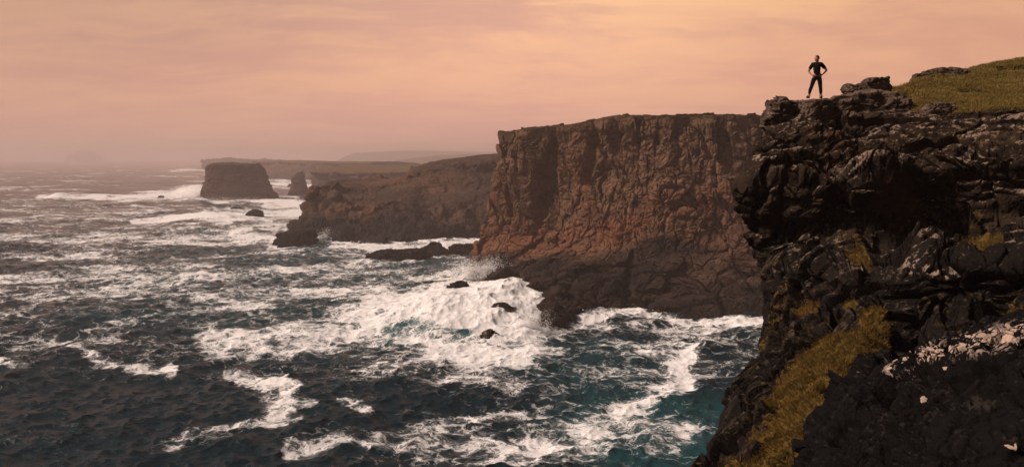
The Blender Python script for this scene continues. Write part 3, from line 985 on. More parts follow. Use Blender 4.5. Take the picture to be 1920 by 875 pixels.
ROCKG = 'low dark rocks awash in the surf'
rocks = [
    ([(424, 464, 400), (428, 456, 393), (436, 450, 389)], 725, 'low flat rock in surf just left of its bulkier neighbour', 0.9),
    ([(458, 494, 412), (461, 493, 403), (466, 488, 396), (472, 482, 393)], 660, 'rounded dark rock standing in surf below the broad stack', 0.9),
    ([(428, 444, 413), (431, 441, 407)], 650, 'small dark rock poking through white water below two larger rocks', 0.8),
    ([(516, 596, 456), (520, 592, 448), (530, 590, 438), (552, 590, 430)], 505, 'low black skerry at the tip of the rugged headland', 0.8),
    ([(548, 640, 444), (556, 630, 430), (572, 620, 418), (585, 610, 408)], 545, 'sloping dark ledge joining the rugged headland to the water', 0.8),
    ([(686, 805, 482), (696, 796, 475), (708, 780, 468), (728, 756, 465)], 418, 'long low reef of dark rock before the rugged headland', 0.5),
    ([(765, 850, 474), (784, 840, 466), (802, 828, 459), (810, 822, 455)], 440, 'peaked dark rock at the right end of the long reef', 0.6),
    ([(836, 902, 474), (842, 896, 464), (850, 888, 458)], 450, 'low dark reef beside the foot of the red cliff', 0.6),
    ([(826, 886, 550), (836, 880, 541), (846, 874, 532), (856, 868, 527)], 318, 'jagged dark rock at the left tip of the cliff foot', 0.7),
    ([(884, 972, 590), (906, 966, 578), (924, 956, 571), (936, 948, 567)], 277, 'thin dark ledge half buried in the breaking wave', 0.6),
    ([(886, 946, 652), (894, 940, 636), (902, 932, 624), (912, 924, 617)], 229, 'streaming wet rock with water pouring over it', 0.9),
    ([(296, 308, 371), (299, 306, 367)], 1030, 'tiny dark rock in the surf left of the broad stack', 0.8),
    ([(538, 556, 350), (541, 553, 345)], 1400, 'small far rock in front of the narrow stack', 0.8),
    ([(520, 545, 462), (524, 540, 456), (528, 536, 452)], 470, 'little black rock in foam beside the black skerry', 0.8),
    ([(864, 895, 566), (868, 890, 556), (874, 884, 550)], 292, 'small wet rock between the jagged rock and the thin ledge', 0.8),
]
for i, (prof, Yc, lab, dr) in enumerate(rocks):
    Yc = sea_pt(prof[0][0], prof[0][2], 2.3 if 'breaking' in lab else 1.9 if 'wet' in lab or 'breaking' in lab or 'left tip' in lab else 0.0)[1]
    if 'streaming' in lab: Yc = sea_pt(900, 652, -1.5)[1]
    wpx = (prof[0][1] - prof[0][0]) * Yc / FPX
    ring_rock('sea_rock', lab, 'rock', prof, Yc, dr, M_far, max(1.2, wpx * 0.16), 0.5, 600 + 17 * i,
              90 if wpx < 12 else 160, 50, group=ROCKG, wetz=30, moss=0.0, lichv=1.0 if 'streaming' in lab else 0.0)



# ------------------------------------------------------------------ the near headland
def near_headland():
    #      silhouette, then inland to beyond the right edge
    R = [
        # skyline of the turf
        [(1440, 244, 40), (1530, 208, 41), (1620, 180, 43), (1720, 150, 46.5), (1820, 128, 53), (1920, 112, 56), (2180, 84, 60)],
        [(1439, 246, 39.5), (1530, 216, 40), (1620, 200, 40.5), (1720, 178, 42), (1820, 165, 44), (1920, 152, 45), (2180, 130, 46)],
        [(1438, 249, 38.8), (1530, 236, 38.5), (1620, 222, 38), (1720, 212, 37.5), (1820, 206, 36.5), (1920, 200, 35.5), (2180, 180, 34)],
        [(1424, 262, 38.2), (1530, 250, 37.8), (1620, 236, 37.4), (1720, 226, 36.4), (1820, 222, 35.6), (1920, 216, 34.6), (2180, 200, 34)],
        [(1411, 287, 37.6), (1505, 280, 36.9), (1610, 268, 36.0), (1720, 258, 35.3), (1820, 256, 34.3), (1920, 250, 33.3), (2180, 240, 30)],
        [(1392, 325, 37.2), (1492, 312, 36.0), (1605, 306, 34.8), (1720, 296, 34.2), (1820, 288, 33.0), (1920, 284, 31.8), (2180, 275, 28)],
        [(1379, 357, 37.0), (1482, 345, 35.6), (1600, 342, 34.2), (1720, 330, 33.6), (1820, 305, 32.6), (1920, 300, 31.5), (2180, 300, 29.5)],
        [(1384, 400, 37.2), (1480, 395, 35.6), (1600, 390, 34.0), (1720, 380, 33.2), (1820, 360, 32.2), (1920, 350, 31.3), (2180, 350, 30)],
        [(1396, 440, 37.5), (1484, 440, 36.2), (1600, 435, 33.8), (1720, 420, 33.0), (1820, 412, 32.0), (1920, 402, 31.2), (2180, 400, 31.8)],
        [(1422, 498, 37.2), (1500, 480, 35.4), (1600, 466, 32.5), (1700, 452, 31.6), (1820, 432, 30.8), (1920, 424, 29.4), (2180, 420, 28)],
        [(1428, 528, 34.5), (1502, 505, 32.0), (1600, 488, 29.0), (1700, 478, 27.2), (1820, 468, 25.8), (1920, 462, 24.8), (2180, 458, 23)],
        [(1430, 575, 33.4), (1500, 558, 30.4), (1600, 528, 27.0), (1700, 512, 25.6), (1820, 502, 24.4), (1920, 500, 23.4), (2180, 500, 22)],
        [(1432, 620, 32.2), (1500, 600, 28.6), (1596, 592, 25.4), (1690, 590, 24.9), (1820, 570, 24.0), (1920, 560, 23.2), (2180, 560, 21.4)],
        [(1414, 682, 29.4), (1482, 664, 25.0), (1590, 650, 21.8), (1690, 650, 23.2), (1820, 640, 22.4), (1920, 640, 21.8), (2180, 640, 18)],
        [(1366, 745, 26.2), (1446, 736, 22.0), (1560, 730, 18.6), (1680, 740, 20.5), (1800, 740, 19.5), (1920, 740, 19), (2180, 740, 15)],
        [(1358, 808, 23.4), (1428, 800, 19.6), (1530, 800, 16.4), (1660, 810, 17.5), (1790, 820, 16.5), (1920, 820, 16), (2180, 820, 12.6)],
        [(1306, 876, 21.4), (1378, 872, 17.6), (1490, 876, 14.4), (1640, 890, 14.5), (1780, 900, 13.6), (1920, 900, 13), (2180, 900, 10.6)],
        [(1262, 985, 19.4), (1330, 990, 15.4), (1455, 1000, 12.4), (1610, 1010, 10.6), (1770, 1020, 9.6), (1920, 1020, 9.0), (2180, 1020, 8.2)],
    ]
    # keep room for the crust of blocks that is added to the outline
    for k, sh in zip(range(4, 13), (6, 6, 4, 6, 8, 8, 8, 8, 6)):
        R[k][0] = (R[k][0][0] + sh,) + R[k][0][1:]
    rows = [[P(*p) for p in r] for r in R]
    net = []
    for r in rows:
        s = r[0]
        spx, spy = proj(s)
        w = []
        for dd_, dp, dz_ in ((42, 110, 3.5), (19, 62, 1.6), (8.5, 36, 0.8), (3.4, 20, 0.4), (1.2, 9, 0.15)):
            q = P(spx + dp, spy, s[1] + dd_)
            q[2] = min(q[2], s[2] - dz_)
            w.append(q)
        net.append(w + r)
    # over the skyline: the land falls gently behind, then to the sea
    first = net[0]
    def away(q, dy, dz):
        return np.array([(q[0] * (q[1] + dy) / q[1]) + 0.12 * dy, q[1] + dy, q[2] - dz])
    net.insert(0, [away(q, 3.0, 0.35) for q in first])
    net.insert(0, [away(q, 12.0, 1.6) for q in first])
    net.insert(0, [away(q, 45.0, 8.0) for q in first])
    last = net[-1]
    for (f_, dz, w_) in ((0.3, 1.3, 0.4), (0.7, 4.0, 1.2), (1.2, 12.0, 4.0), (2.0, 28.0, 9.0), (3.0, 60.0, 16.0)):
        net.append([np.array([q[0] + f_, q[1] + f_, max(-6.0, q[2] - dz)]) if k < 8 else q + np.array([-0.3 * f_, -f_ * 1.5, -w_]) for k, q in enumerate(last)])
    net = np.array(net)
    g = loft(net, 980, 1050, wu=[0.04, 0.06, 0.10, 0.25, 0.6] + [1] * 5 + [0.12], wv=[0.1, 0.3, 0.6] + [1] * 17 + [0.3, 0.2, 0.1, 0.05, 0.05])
    tu = LAST['u']
    n = grid_normals(g)
    n, fl = face_out(g, n)
    px, py = proj(g)
    z = g[..., 2]
    wob = 12 * fbm(g * 0.5, 4, 0.6, 3)
    wob2 = 9 * fbm(g * 0.6, 4, 0.6, 4)
    qx, qy = px + wob, py + wob2
    # turf of the plateau and its slopes
    lim = np.interp(px, [1430, 1500, 1560, 1620, 1680, 1720, 1800, 1860, 1920, 2200], [120, 170, 196, 200, 196, 206, 210, 205, 200, 180])
    turf = smooth(6, -4, qy - lim) * smooth(1560, 1640, qx)
    grass = np.maximum.reduce([
        stroke(qx, qy, [(1660, 605, 14), (1625, 640, 44), (1560, 680, 62), (1500, 745, 52), (1500, 800, 50), (1440, 870, 74), (1400, 960, 80)], 50, 0.22),
        0.9 * ell(qx, qy, 1636, 584, 30, 14, -20), 0.9 * ell(qx, qy, 1524, 588, 26, 18, -20), 0.8 * ell(qx, qy, 1590, 566, 18, 10),
        0.95 * ell(qx, qy, 1845, 472, 44, 13, 5), 0.8 * ell(qx, qy, 1612, 486, 28, 8), 0.6 * ell(qx, qy, 1560, 276, 40, 10, -15),
        0.55 * ell(qx, qy, 1510, 470, 40, 8, -10), 0.55 * ell(qx, qy, 1870, 258, 60, 5, -4)])
    grass = grass * (0.80 + 0.95 * fbm(g * 0.8, 4, 0.6, 6))
    grass = grass * (1 - 0.9 * ell(qx, qy, 1546, 722, 22, 20))
    heather = 0.33 * smooth(246, 262, qy) * smooth(318, 290, qy) * smooth(0.2, 0.6, n[..., 2])
    soil = np.maximum.reduce([stroke(qx, qy, [(1730, 205, 2), (1800, 214, 5), (1880, 206, 6), (1990, 190, 5)], 4),
                              stroke(qx, qy, [(1790, 171, 4), (1830, 168, 7), (1860, 170, 4)], 5),
                              stroke(qx, qy, [(1870, 130, 3), (1930, 127, 4)], 3)])
    veg = np.maximum(turf, grass)
    # the rock itself
    d = rock_disp(g, 1.7, 201, 0.38, 2.2, 3)
    slope = smooth(1600, 1700, px) * smooth(150, 185, py) * smooth(290, 240, py)
    d = d + 0.45 * blocks(g * np.array([0.30, 0.30, 0.6]) + 3.3, 231, 1.1, 0.35)
    d = d * (1 - 0.86 * smooth(0.3, 0.8, veg)) * (1 - 0.65 * slope)
    d = d + smooth(0.3, 0.8, veg) * (0.22 * fbm(g * 0.5, 4, 0.5, 241) + 0.14 * fbm(g * 2.2, 3, 0.6, 242)) * (1 - 0.4 * turf)
    d = d - 0.22 * soil
    d = d - 0.6 * ell(qx, qy, 1660, 455, 60, 26) - 0.8 * ell(qx, qy, 1575, 370, 26, 18) + 0.9 * ell(qx, qy, 1640, 345, 70, 30, -8) \
          - 0.4 * ell(qx, qy, 1840, 350, 120, 28, -8) - 0.7 * ell(qx, qy, 1546, 722, 20, 18) - 0.5 * stroke(qx, qy, [(1450, 450, 4), (1480, 300, 5)], 5)
    d = d * (0.12 + 0.88 * smooth(3.2, 5.0, tu))[None, :]
    sil = np.interp(py, [r[0][1] for r in R], [r[0][0] for r in R])
    d = np.minimum(d, 0.16 + 0.35 * np.maximum(0, (px - sil) / FPX * g[..., 1]))
    g = g + n * d[..., None]
    n2 = grid_normals(g) * (-1 if fl else 1)
    nz = n2[..., 2]
    lich = np.maximum.reduce([
        0.75 * stroke(qx, qy, [(1405, 300, 8), (1440, 300, 14), (1490, 300, 14)], 12),
        0.85 * ell(qx, qy, 1650, 330, 80, 18, -4), 0.8 * ell(qx, qy, 1460, 300, 40, 10),
        0.9 * stroke(qx, qy, [(1800, 296, 5), (1850, 300, 6), (1930, 282, 7), (2000, 270, 6)], 6),
        0.85 * stroke(qx, qy, [(1700, 490, 8), (1740, 500, 9), (1790, 503, 8)], 8),
        0.6 * ell(qx, qy, 1880, 530, 50, 10)]) * smooth(0.05, 0.5, nz + 0.15)
    lich = np.maximum(lich, 0.7 * smooth(0.45, 0.85, nz) * (veg < 0.3) * smooth(560, 440, py))
    red = np.clip(0.7 * ell(qx, qy, 1680, 370, 50, 30) + 0.6 * ell(qx, qy, 1560, 260, 50, 8) + 0.5 * ell(qx, qy, 1580, 530, 40, 30)
                  + 0.3 * fbm(g * 0.4, 3, 0.5, 12), 0, 1)
    moss = np.clip(np.maximum(veg * 1.05, heather) - 1.2 * soil, 0, 1)
    moss = np.maximum(moss, 0.40 * smooth(0.5, 0.9, nz) * smooth(240, 520, py))
    moss = np.maximum(moss, (0.36 + 0.22 * fbm(g * 0.45, 4, 0.6, 66)) * (py > 240))
    wet = np.clip(soil + 0.8 * smooth(380, 500, py + 30 * fbm(g * 0.5, 3, 0.6, 68)) * (1 - smooth(0.2, 0.5, veg)), 0, 1)  # soil, plus damp and shade painted into the lower bare rock
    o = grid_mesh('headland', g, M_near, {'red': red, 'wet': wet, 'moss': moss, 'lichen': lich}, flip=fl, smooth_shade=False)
    tag(o, 'dark overhanging headland with turf on top and a mossy gully', 'headland', kind='structure')
    return g, n2, veg, turf, px, py, moss


HG, HN, HVEG, HTURF, HPX, HPY, HMOSS = near_headland()


# ---- the black rock in the lower right corner
def near_rock():
    R = [
        [(1700, 700, 12.5), (1780, 650, 12.6), (1850, 632, 12.2), (1930, 606, 11.8), (2100, 570, 11)],      # behind the crest
        [(1672, 690, 10.8), (1745, 646, 10.9), (1830, 622, 10.4), (1925, 600, 9.9), (2120, 560, 9.2)],       # crest
        [(1650, 700, 10.2), (1725, 664, 9.9), (1820, 652, 9.2), (1925, 632, 8.6), (2120, 600, 8.0)],
        [(1596, 745, 9.9), (1700, 730, 9.0), (1810, 715, 8.2), (1925, 700, 7.5), (2120, 690, 7.0)],
        [(1552, 800, 9.6), (1670, 800, 8.5), (1800, 800, 7.6), (1925, 800, 6.9), (2120, 800, 6.3)],
        [(1538, 880, 9.2), (1660, 890, 8.0), (1790, 890, 7.1), (1925, 890, 6.4), (2120, 890, 5.8)],
        [(1530, 990, 8.6), (1650, 1000, 7.4), (1790, 1000, 6.5), (1925, 1000, 5.9), (2120, 1000, 5.2)],
    ]
    net = []
    for r in R:
        r = [P(*p) for p in r]
        b = r[0] + np.array([0.25, 1.0, -0.5]); a = r[0] + np.array([1.2, 3.0, -2.2])
        net.append([a, b] + r)
    net.insert(0, [q + np.array([0.2, 1.6, -1.6]) for q in net[0]])
    net.insert(0, [q + np.array([0.3, 1.6, -4.0]) for q in net[0]])
    net.append([q + np.array([0.2, -0.1, -2.0]) for q in net[-1]])
    net = np.array(net)
    g = loft(net, 620, 520, wu=[0.15, 0.25] + [1] * 3 + [0.3], wv=[0.1, 0.2] + [1] * 6 + [0.3])
    n = grid_normals(g)
    n, fl = face_out(g, n)
    d = rock_disp(g, 1.3, 301, 0.30, 0.6, 4) + 0.16 * blocks(g * 0.7, 331, 1.2, 0.25)
    g = g + n * d[..., None]
    n2 = grid_normals(g) * (-1 if fl else 1)
    px, py = proj(g)
    lich = 0.9 * np.clip(stroke(px, py, [(1665, 694, 8), (1745, 660, 14), (1830, 642, 22), (1930, 622, 22)], 16, 0.8), 0, 1)
    o = grid_mesh('outcrop', g, M_black, {'red': 0 * px, 'wet': 0.85 + 0 * px, 'moss': 0 * px, 'lichen': lich}, flip=fl)
    tag(o, 'large black rock in the lower right corner with pale lichen along its crest', 'rock')
    return g, n2, px, py


BG, BN, BPX, BPY = near_rock()


def lichen_rosettes():
    """raised pale crusts on the black rock: small lobed discs, each one seated on the surface"""
    rng = np.random.default_rng(5)
    cand = []
    ok = (BN[..., 2] > -0.2)
    sel = []
    def pick(cx, cy, rx, ry, rot, cnt, s0, s1):
        m = ell(BPX, BPY, cx, cy, rx, ry, rot, 0.3) * ok
        vis = (BPX > 1500) & (BN * (CAMP - BG)).sum(-1).__gt__(0)
        w = (m * vis).reshape(-1)
        if w.sum() == 0: return
        idx = rng.choice(len(w), size=cnt, p=w / w.sum())
        for i in idx: sel.append((i, rng.uniform(s0, s1)))
    for k in range(9):
        t = k / 8
        pick(1725 + 205 * t, 662 - 50 * t, 26, 13, -14, 110, 0.008, 0.030)
    pick(1880, 628, 60, 10, -12, 40, 0.03, 0.07)
    pick(1760, 658, 50, 16, -12, 40, 0.02, 0.05)
    pick(1665, 690, 30, 12, -30, 8, 0.02, 0.045)
    pick(1700, 690, 16, 16, 0, 4, 0.02, 0.04)
    pick(1783, 690, 8, 5, 0, 1, 0.045, 0.05)
    pick(1728, 745, 7, 4, 0, 1, 0.045, 0.05)
    pick(1740, 700, 130, 40, 0, 7, 0.008, 0.018)
    pick(1896, 840, 8, 6, 0, 2, 0.03, 0.04)
    P0 = BG.reshape(-1, 3); N0 = BN.reshape(-1, 3)
    V, F, S = [], [], []
    K = 14
    for (i, s) in sel:
        c, n = P0[i], N0[i]
        t = np.cross(n, [0.3, 0.2, 1.0]); t /= np.linalg.norm(t)
        b = np.cross(n, t)
        sx = s * rng.uniform(0.8, 1.3)
        base = len(V)
        s *= 0.8
        V.append(c + n * s * 0.16); S.append(1)
        ph = rng.uniform(0, 6.28, 3)
        for rr, hh in ((0.6, 0.15), (1.0, 0.06), (1.05, -0.25)):
            for a in range(K):
                th = 2 * math.pi * a / K
                r = rr * (1 + 0.22 * math.sin(2 * th + ph[0]) + 0.16 * math.sin(3 * th + ph[1]) + 0.12 * math.sin(5 * th + ph[2]))
                V.append(c + t * sx * r * math.cos(th) + b * s * r * math.sin(th) + n * s * hh * rng.uniform(0.7, 1.3)); S.append(1)
        for a in range(K):
            a2 = (a + 1) % K
            F.append((base, base + 1 + a, base + 1 + a2, base))
            for q in range(2):
                F.append((base + 1 + q * K + a, base + 1 + (q + 1) * K + a, base + 1 + (q + 1) * K + a2, base + 1 + q * K + a2))
    tri = [f[:3] for f in F if f[0] == f[3]]
    quad = [f for f in F if f[0] != f[3]]
    me = bpy.data.meshes.new('lichen')
    me.from_pydata([tuple(v) for v in V], [], tri + quad)
    me.materials.append(plain_mat('pale_lichen', (0.60, 0.44, 0.35), 0.95, (0.25, 0.18, 0.14), 30, 0.1))
    o = bpy.data.objects.new('lichen', me)
    COL.objects.link(o)
    tag(o, 'pale pinkish lichen crusts dotted over the black rock', 'lichen', kind='stuff')


lichen_rosettes()

# ---- crag of blocks under and beside the person
CRAG = 'lichen-spotted boulders on the headland edge'
def crag_rock(label, prof, Yc, dr, seed, size=1.1, amp=0.22, lich=0.0):
    lo = len(bpy.data.objects)
    o = ring_rock('boulder', label, 'boulder', prof, Yc, dr, M_crag, size * 0.75, amp * 1.7, seed, 220, 130, group=CRAG, wetz=0.01, moss=0.0)
    return o


crag_rock('leftmost boulder of the crag, overhanging the cliff edge', [(1438, 1512, 250), (1433, 1514, 238), (1436, 1512, 212), (1444, 1508, 196), (1454, 1500, 188)], 39.4, 0.9, 700, 1.0, 0.22)
crag_rock('flat-topped boulder the person stands on', [(1496, 1556, 246), (1490, 1560, 232), (1492, 1560, 208), (1498, 1558, 192), (1506, 1552, 187)], 39.0, 1.0, 710, 0.9, 0.16)
crag_rock('blocky boulder just right of the person', [(1552, 1606, 240), (1548, 1612, 226), (1550, 1610, 205), (1556, 1602, 190), (1566, 1592, 183)], 39.3, 1.1, 720, 0.9, 0.22)
crag_rock('wide weathered boulder at the right end of the crag', [(1590, 1704, 224), (1584, 1708, 210), (1588, 1702, 194), (1600, 1690, 179), (1620, 1672, 173)], 40.2, 0.9, 730, 1.3, 0.25)
crag_rock('small squarish boulder perched above the crag', [(1580, 1622, 180), (1582, 1622, 170), (1584, 1618, 161), (1590, 1612, 157)], 41.6, 0.9, 740, 0.7, 0.25)
crag_rock('rounded grey boulder on top of the crag', [(1606, 1662, 172), (1610, 1662, 162), (1618, 1658, 152), (1628, 1650, 148)], 42.2, 0.8, 750, 0.8, 0.22)
crag_rock('low broken outcrop on the grassy skyline', [(1712, 1812, 152), (1722, 1810, 143), (1742, 1806, 133), (1760, 1798, 129)], 51.0, 0.5, 760, 1.0, 0.25)
crag_rock('small grey rock set in the turf below the slope', [(1728, 1796, 214), (1732, 1792, 205), (1740, 1784, 196), (1750, 1772, 193)], 37.6, 0.6, 770, 0.7, 0.2)
crag_rock('tiny stone under the overhanging turf edge', [(1672, 1706, 218), (1674, 1704, 210), (1680, 1698, 205)], 38.4, 0.8, 780, 0.5, 0.2)


# ---- grass
def grass_blades(name, label, weight, count, hmin, hmax, wid, seed, col_a, col_b, lean=(0.3, -0.1)):
    rng = np.random.default_rng(seed)
    w = weight.reshape(-1)
    idx = rng.choice(len(w), size=count, p=w / w.sum())
    P0 = HG.reshape(-1, 3)[idx] + rng.normal(size=(count, 3)) * 0.03
    N0 = HN.reshape(-1, 3)[idx]
    clump = 0.5 + 0.5 * fbm(P0 * 2.0, 3, 0.6, seed + 3)
    hgt = (hmin + (hmax - hmin) * rng.random(count) * clump)[:, None]
    up = np.array([0, 0, 1.0]) * 0.55 + N0 * 0.45 + rng.normal(size=(count, 3)) * 0.28
    up += np.array([lean[0], lean[1], 0])
    up /= np.linalg.norm(up, axis=1, keepdims=True)
    out = N0 * 0.8 + rng.normal(size=(count, 3)) * 0.5 + np.array([lean[0], lean[1], -0.5])
    side = np.cross(up, rng.normal(size=(count, 3)))
    side /= np.linalg.norm(side, axis=1, keepdims=True)
    ww = wid * (0.6 + 0.8 * rng.random((count, 1)))
    b0, b1 = P0 - side * ww - N0 * 0.03, P0 + side * ww - N0 * 0.03
    mid = P0 + up * hgt * 0.6
    m0, m1 = mid - side * ww * 0.7, mid + side * ww * 0.7
    tip = mid + (up * 0.35 + out * 0.25) * hgt
    V = np.stack([b0, b1, m1, m0, tip], 1).reshape(-1, 3)
    k = np.arange(count)[:, None] * 5
    F = np.concatenate([k + np.array([[0, 1, 2]]), k + np.array([[0, 2, 3]]), k + np.array([[3, 2, 4]])], 0)
    tone = np.repeat(np.clip(0.5 + 0.5 * fbm(P0 * 0.9, 3, 0.6, seed + 5) + rng.normal(size=count) * 0.2, 0, 1), 5)
    m, N = new_mat(name + '_blades')
    c = N.mix(N.attr('tone'), col_a, col_b)
    bs = N.n('ShaderNodeBsdfPrincipled', {'Base Color': c, 'Roughness': 0.8, 'Specular IOR Level': 0.15})
    tr = N.n('ShaderNodeBsdfTranslucent', {'Color': c})
    mx = N.n('ShaderNodeMixShader', {0: 0.25})
    N.t.links.new(bs.outputs[0], mx.inputs[1]); N.t.links.new(tr.outputs[0], mx.inputs[2])
    out_ = N.n('ShaderNodeOutputMaterial')
    N.t.links.new(mx.outputs[0], out_.inputs[0])
    o = soup_mesh(name, V, F, m, {'tone': tone})
    tag(o, label, 'grass', kind='stuff')


vis = (HPX > 1290) & (HPX < 2000) & (HPY < 960)
area = np.linalg.norm(np.cross(np.gradient(HG, axis=0), np.gradient(HG, axis=1)), axis=-1)
dist = np.linalg.norm(HG - CAMP, axis=-1)
grass_blades('gully_grass', 'tufted ochre grass spilling down the dark gully', vis * (HTURF < 0.3) * smooth(0.45, 0.62, HMOSS) * (HPY > 455) * area,
             190000, 0.05, 0.17, 0.007, 3, (0.060, 0.040, 0.010), (0.250, 0.145, 0.036), lean=(-0.25, -0.15))
grass_blades('turf', 'short olive and ochre turf on the clifftop', vis * smooth(0.4, 0.7, HTURF) * area,
             130000, 0.04, 0.13, 0.010, 4, (0.115, 0.088, 0.022), (0.330, 0.225, 0.062), lean=(0.2, 0.0))
grass_blades('heather', 'sparse wiry growth on the ledges of the headland', vis * (HTURF < 0.3) * smooth(0.30, 0.42, HMOSS) * (HPY < 455) * area,
             50000, 0.05, 0.16, 0.009, 6, (0.035, 0.024, 0.010), (0.110, 0.060, 0.024), lean=(-0.1, 0.0))


# ------------------------------------------------------------------ spray thrown up by the breaking waves
def spray(name, label, plumes, seed):
    rng = np.random.default_rng(seed)
    tet = np.array([(1, 1, 1), (1, -1, -1), (-1, 1, -1), (-1, -1, 1)], float) * 0.6
    fs = np.array([(0, 1, 2), (0, 3, 1), (0, 2, 3), (1, 3, 2)])
    pts, szs = [], []
    for (px, py, Y, wpx, hpx, cnt, lean, size) in plumes:
        b = P(px, py, Y)
        W_, H_ = wpx * Y / FPX, hpx * Y / FPX
        nj = 70
        jets = rng.normal(size=(nj, 2)) * [0.42, 0.33]
        jh = rng.uniform(0.2, 1.0, nj) ** 1.5
        jl = rng.normal(size=(nj, 2)) * 0.22
        cnt = int(cnt * 1.5)
        j = rng.integers(0, nj, cnt)
        t = rng.random(cnt) ** 1.3
        spread = 0.07 + 0.24 * t
        x = (jets[j, 0] + jl[j, 0] * t) * W_ + rng.normal(size=cnt) * spread * W_ * 0.5 + lean * t * H_
        y = (jets[j, 1] + jl[j, 1] * t) * W_ * 0.5 + rng.normal(size=cnt) * spread * W_ * 0.3
        zz = t * jh[j] * H_ + rng.normal(size=cnt) * 0.03 * H_
        pts.append(np.stack([b[0] + x, b[1] + y, b[2] + zz], 1))
        szs.append(size * (1.15 - 0.75 * t) * rng.uniform(0.4, 1.3, cnt))
    pts = np.concatenate(pts); szs = np.concatenate(szs)
    n = len(pts)
    nn = np.array([-0.55, -0.45, 0.70]) + rng.normal(size=(n, 3)) * 0.35
    nn /= np.linalg.norm(nn, axis=1, keepdims=True)
    t1 = np.cross(nn, rng.normal(size=(n, 3)))
    t1 /= np.linalg.norm(t1, axis=1, keepdims=True)
    t2 = np.cross(nn, t1)
    s_ = szs[:, None] * 0.9
    V = np.stack([pts + t1 * s_, pts + t2 * s_ * 0.7, pts - t1 * s_ * 0.9, pts - t2 * s_ * 0.8], 1)
    F = np.arange(n * 4).reshape(-1, 4)
    o = soup_mesh(name, V.reshape(-1, 3), F, M_spray)
    tag(o, label, 'sea spray', kind='stuff')


def spray_material():
    m, N = new_mat('spray')
    bs = N.n('ShaderNodeBsdfDiffuse', {'Color': (0.96, 0.95, 0.94)})
    tr = N.n('ShaderNodeBsdfTranslucent', {'Color': (0.96, 0.95, 0.94)})
    tp = N.n('ShaderNodeBsdfTransparent')
    m1 = N.n('ShaderNodeMixShader', {0: 0.42})
    N.t.links.new(bs.outputs[0], m1.inputs[1]); N.t.links.new(tr.outputs[0], m1.inputs[2])
    m2 = N.n('ShaderNodeMixShader', {0: 0.6})
    N.t.links.new(tp.outputs[0], m2.inputs[1]); N.t.links.new(m1.outputs[0], m2.inputs[2])
    out = N.n('ShaderNodeOutputMaterial')
    N.t.links.new(m2.outputs[0], out.inputs[0])
    return m


M_spray = spray_material()
spray('breaker_spray', 'white spray bursting where the big wave hits the cliff foot',
      [(905, 522, 306, 50, 46, 12000, 0.1, 0.34), (880, 532, 305, 30, 26, 3500, 0.1, 0.3),
       (955, 574, 262, 56, 40, 10000, 0.1, 0.30), (1000, 636, 224, 50, 62, 15000, -0.05, 0.24),
       (960, 640, 228, 70, 50, 9000, 0.0, 0.24), (860, 600, 262, 120, 26, 5000, -0.2, 0.22), (920, 560, 280, 60, 22, 3000, 0, 0.25),
       (1150, 592, 256, 90, 14, 2500, 0, 0.2), (1260, 600, 250, 120, 14, 2500, 0, 0.2)], 1)
spray('stack_spray', 'white water flung up around the broad sea stack',
      [(380, 374, 950, 30, 34, 3000, -0.2, 1.0), (362, 372, 960, 40, 18, 2500, -0.2, 1.0), (430, 380, 925, 80, 16, 2500, 0, 0.8),
       (110, 372, 985, 34, 10, 900, 0, 0.9)], 2)
spray('skerry_spray', 'white surf leaping over the low rocks before the headlands',
      [(420, 420, 640, 100, 22, 5000, -0.2, 0.6), (470, 415, 640, 40, 14, 1500, 0, 0.6), (620, 452, 490, 44, 26, 3500, 0, 0.5),
       (560, 410, 620, 50, 12, 1500, 0, 0.5), (720, 462, 450, 80, 8, 1200, 0, 0.4), (860, 460, 455, 60, 12, 1500, 0, 0.4)], 3)


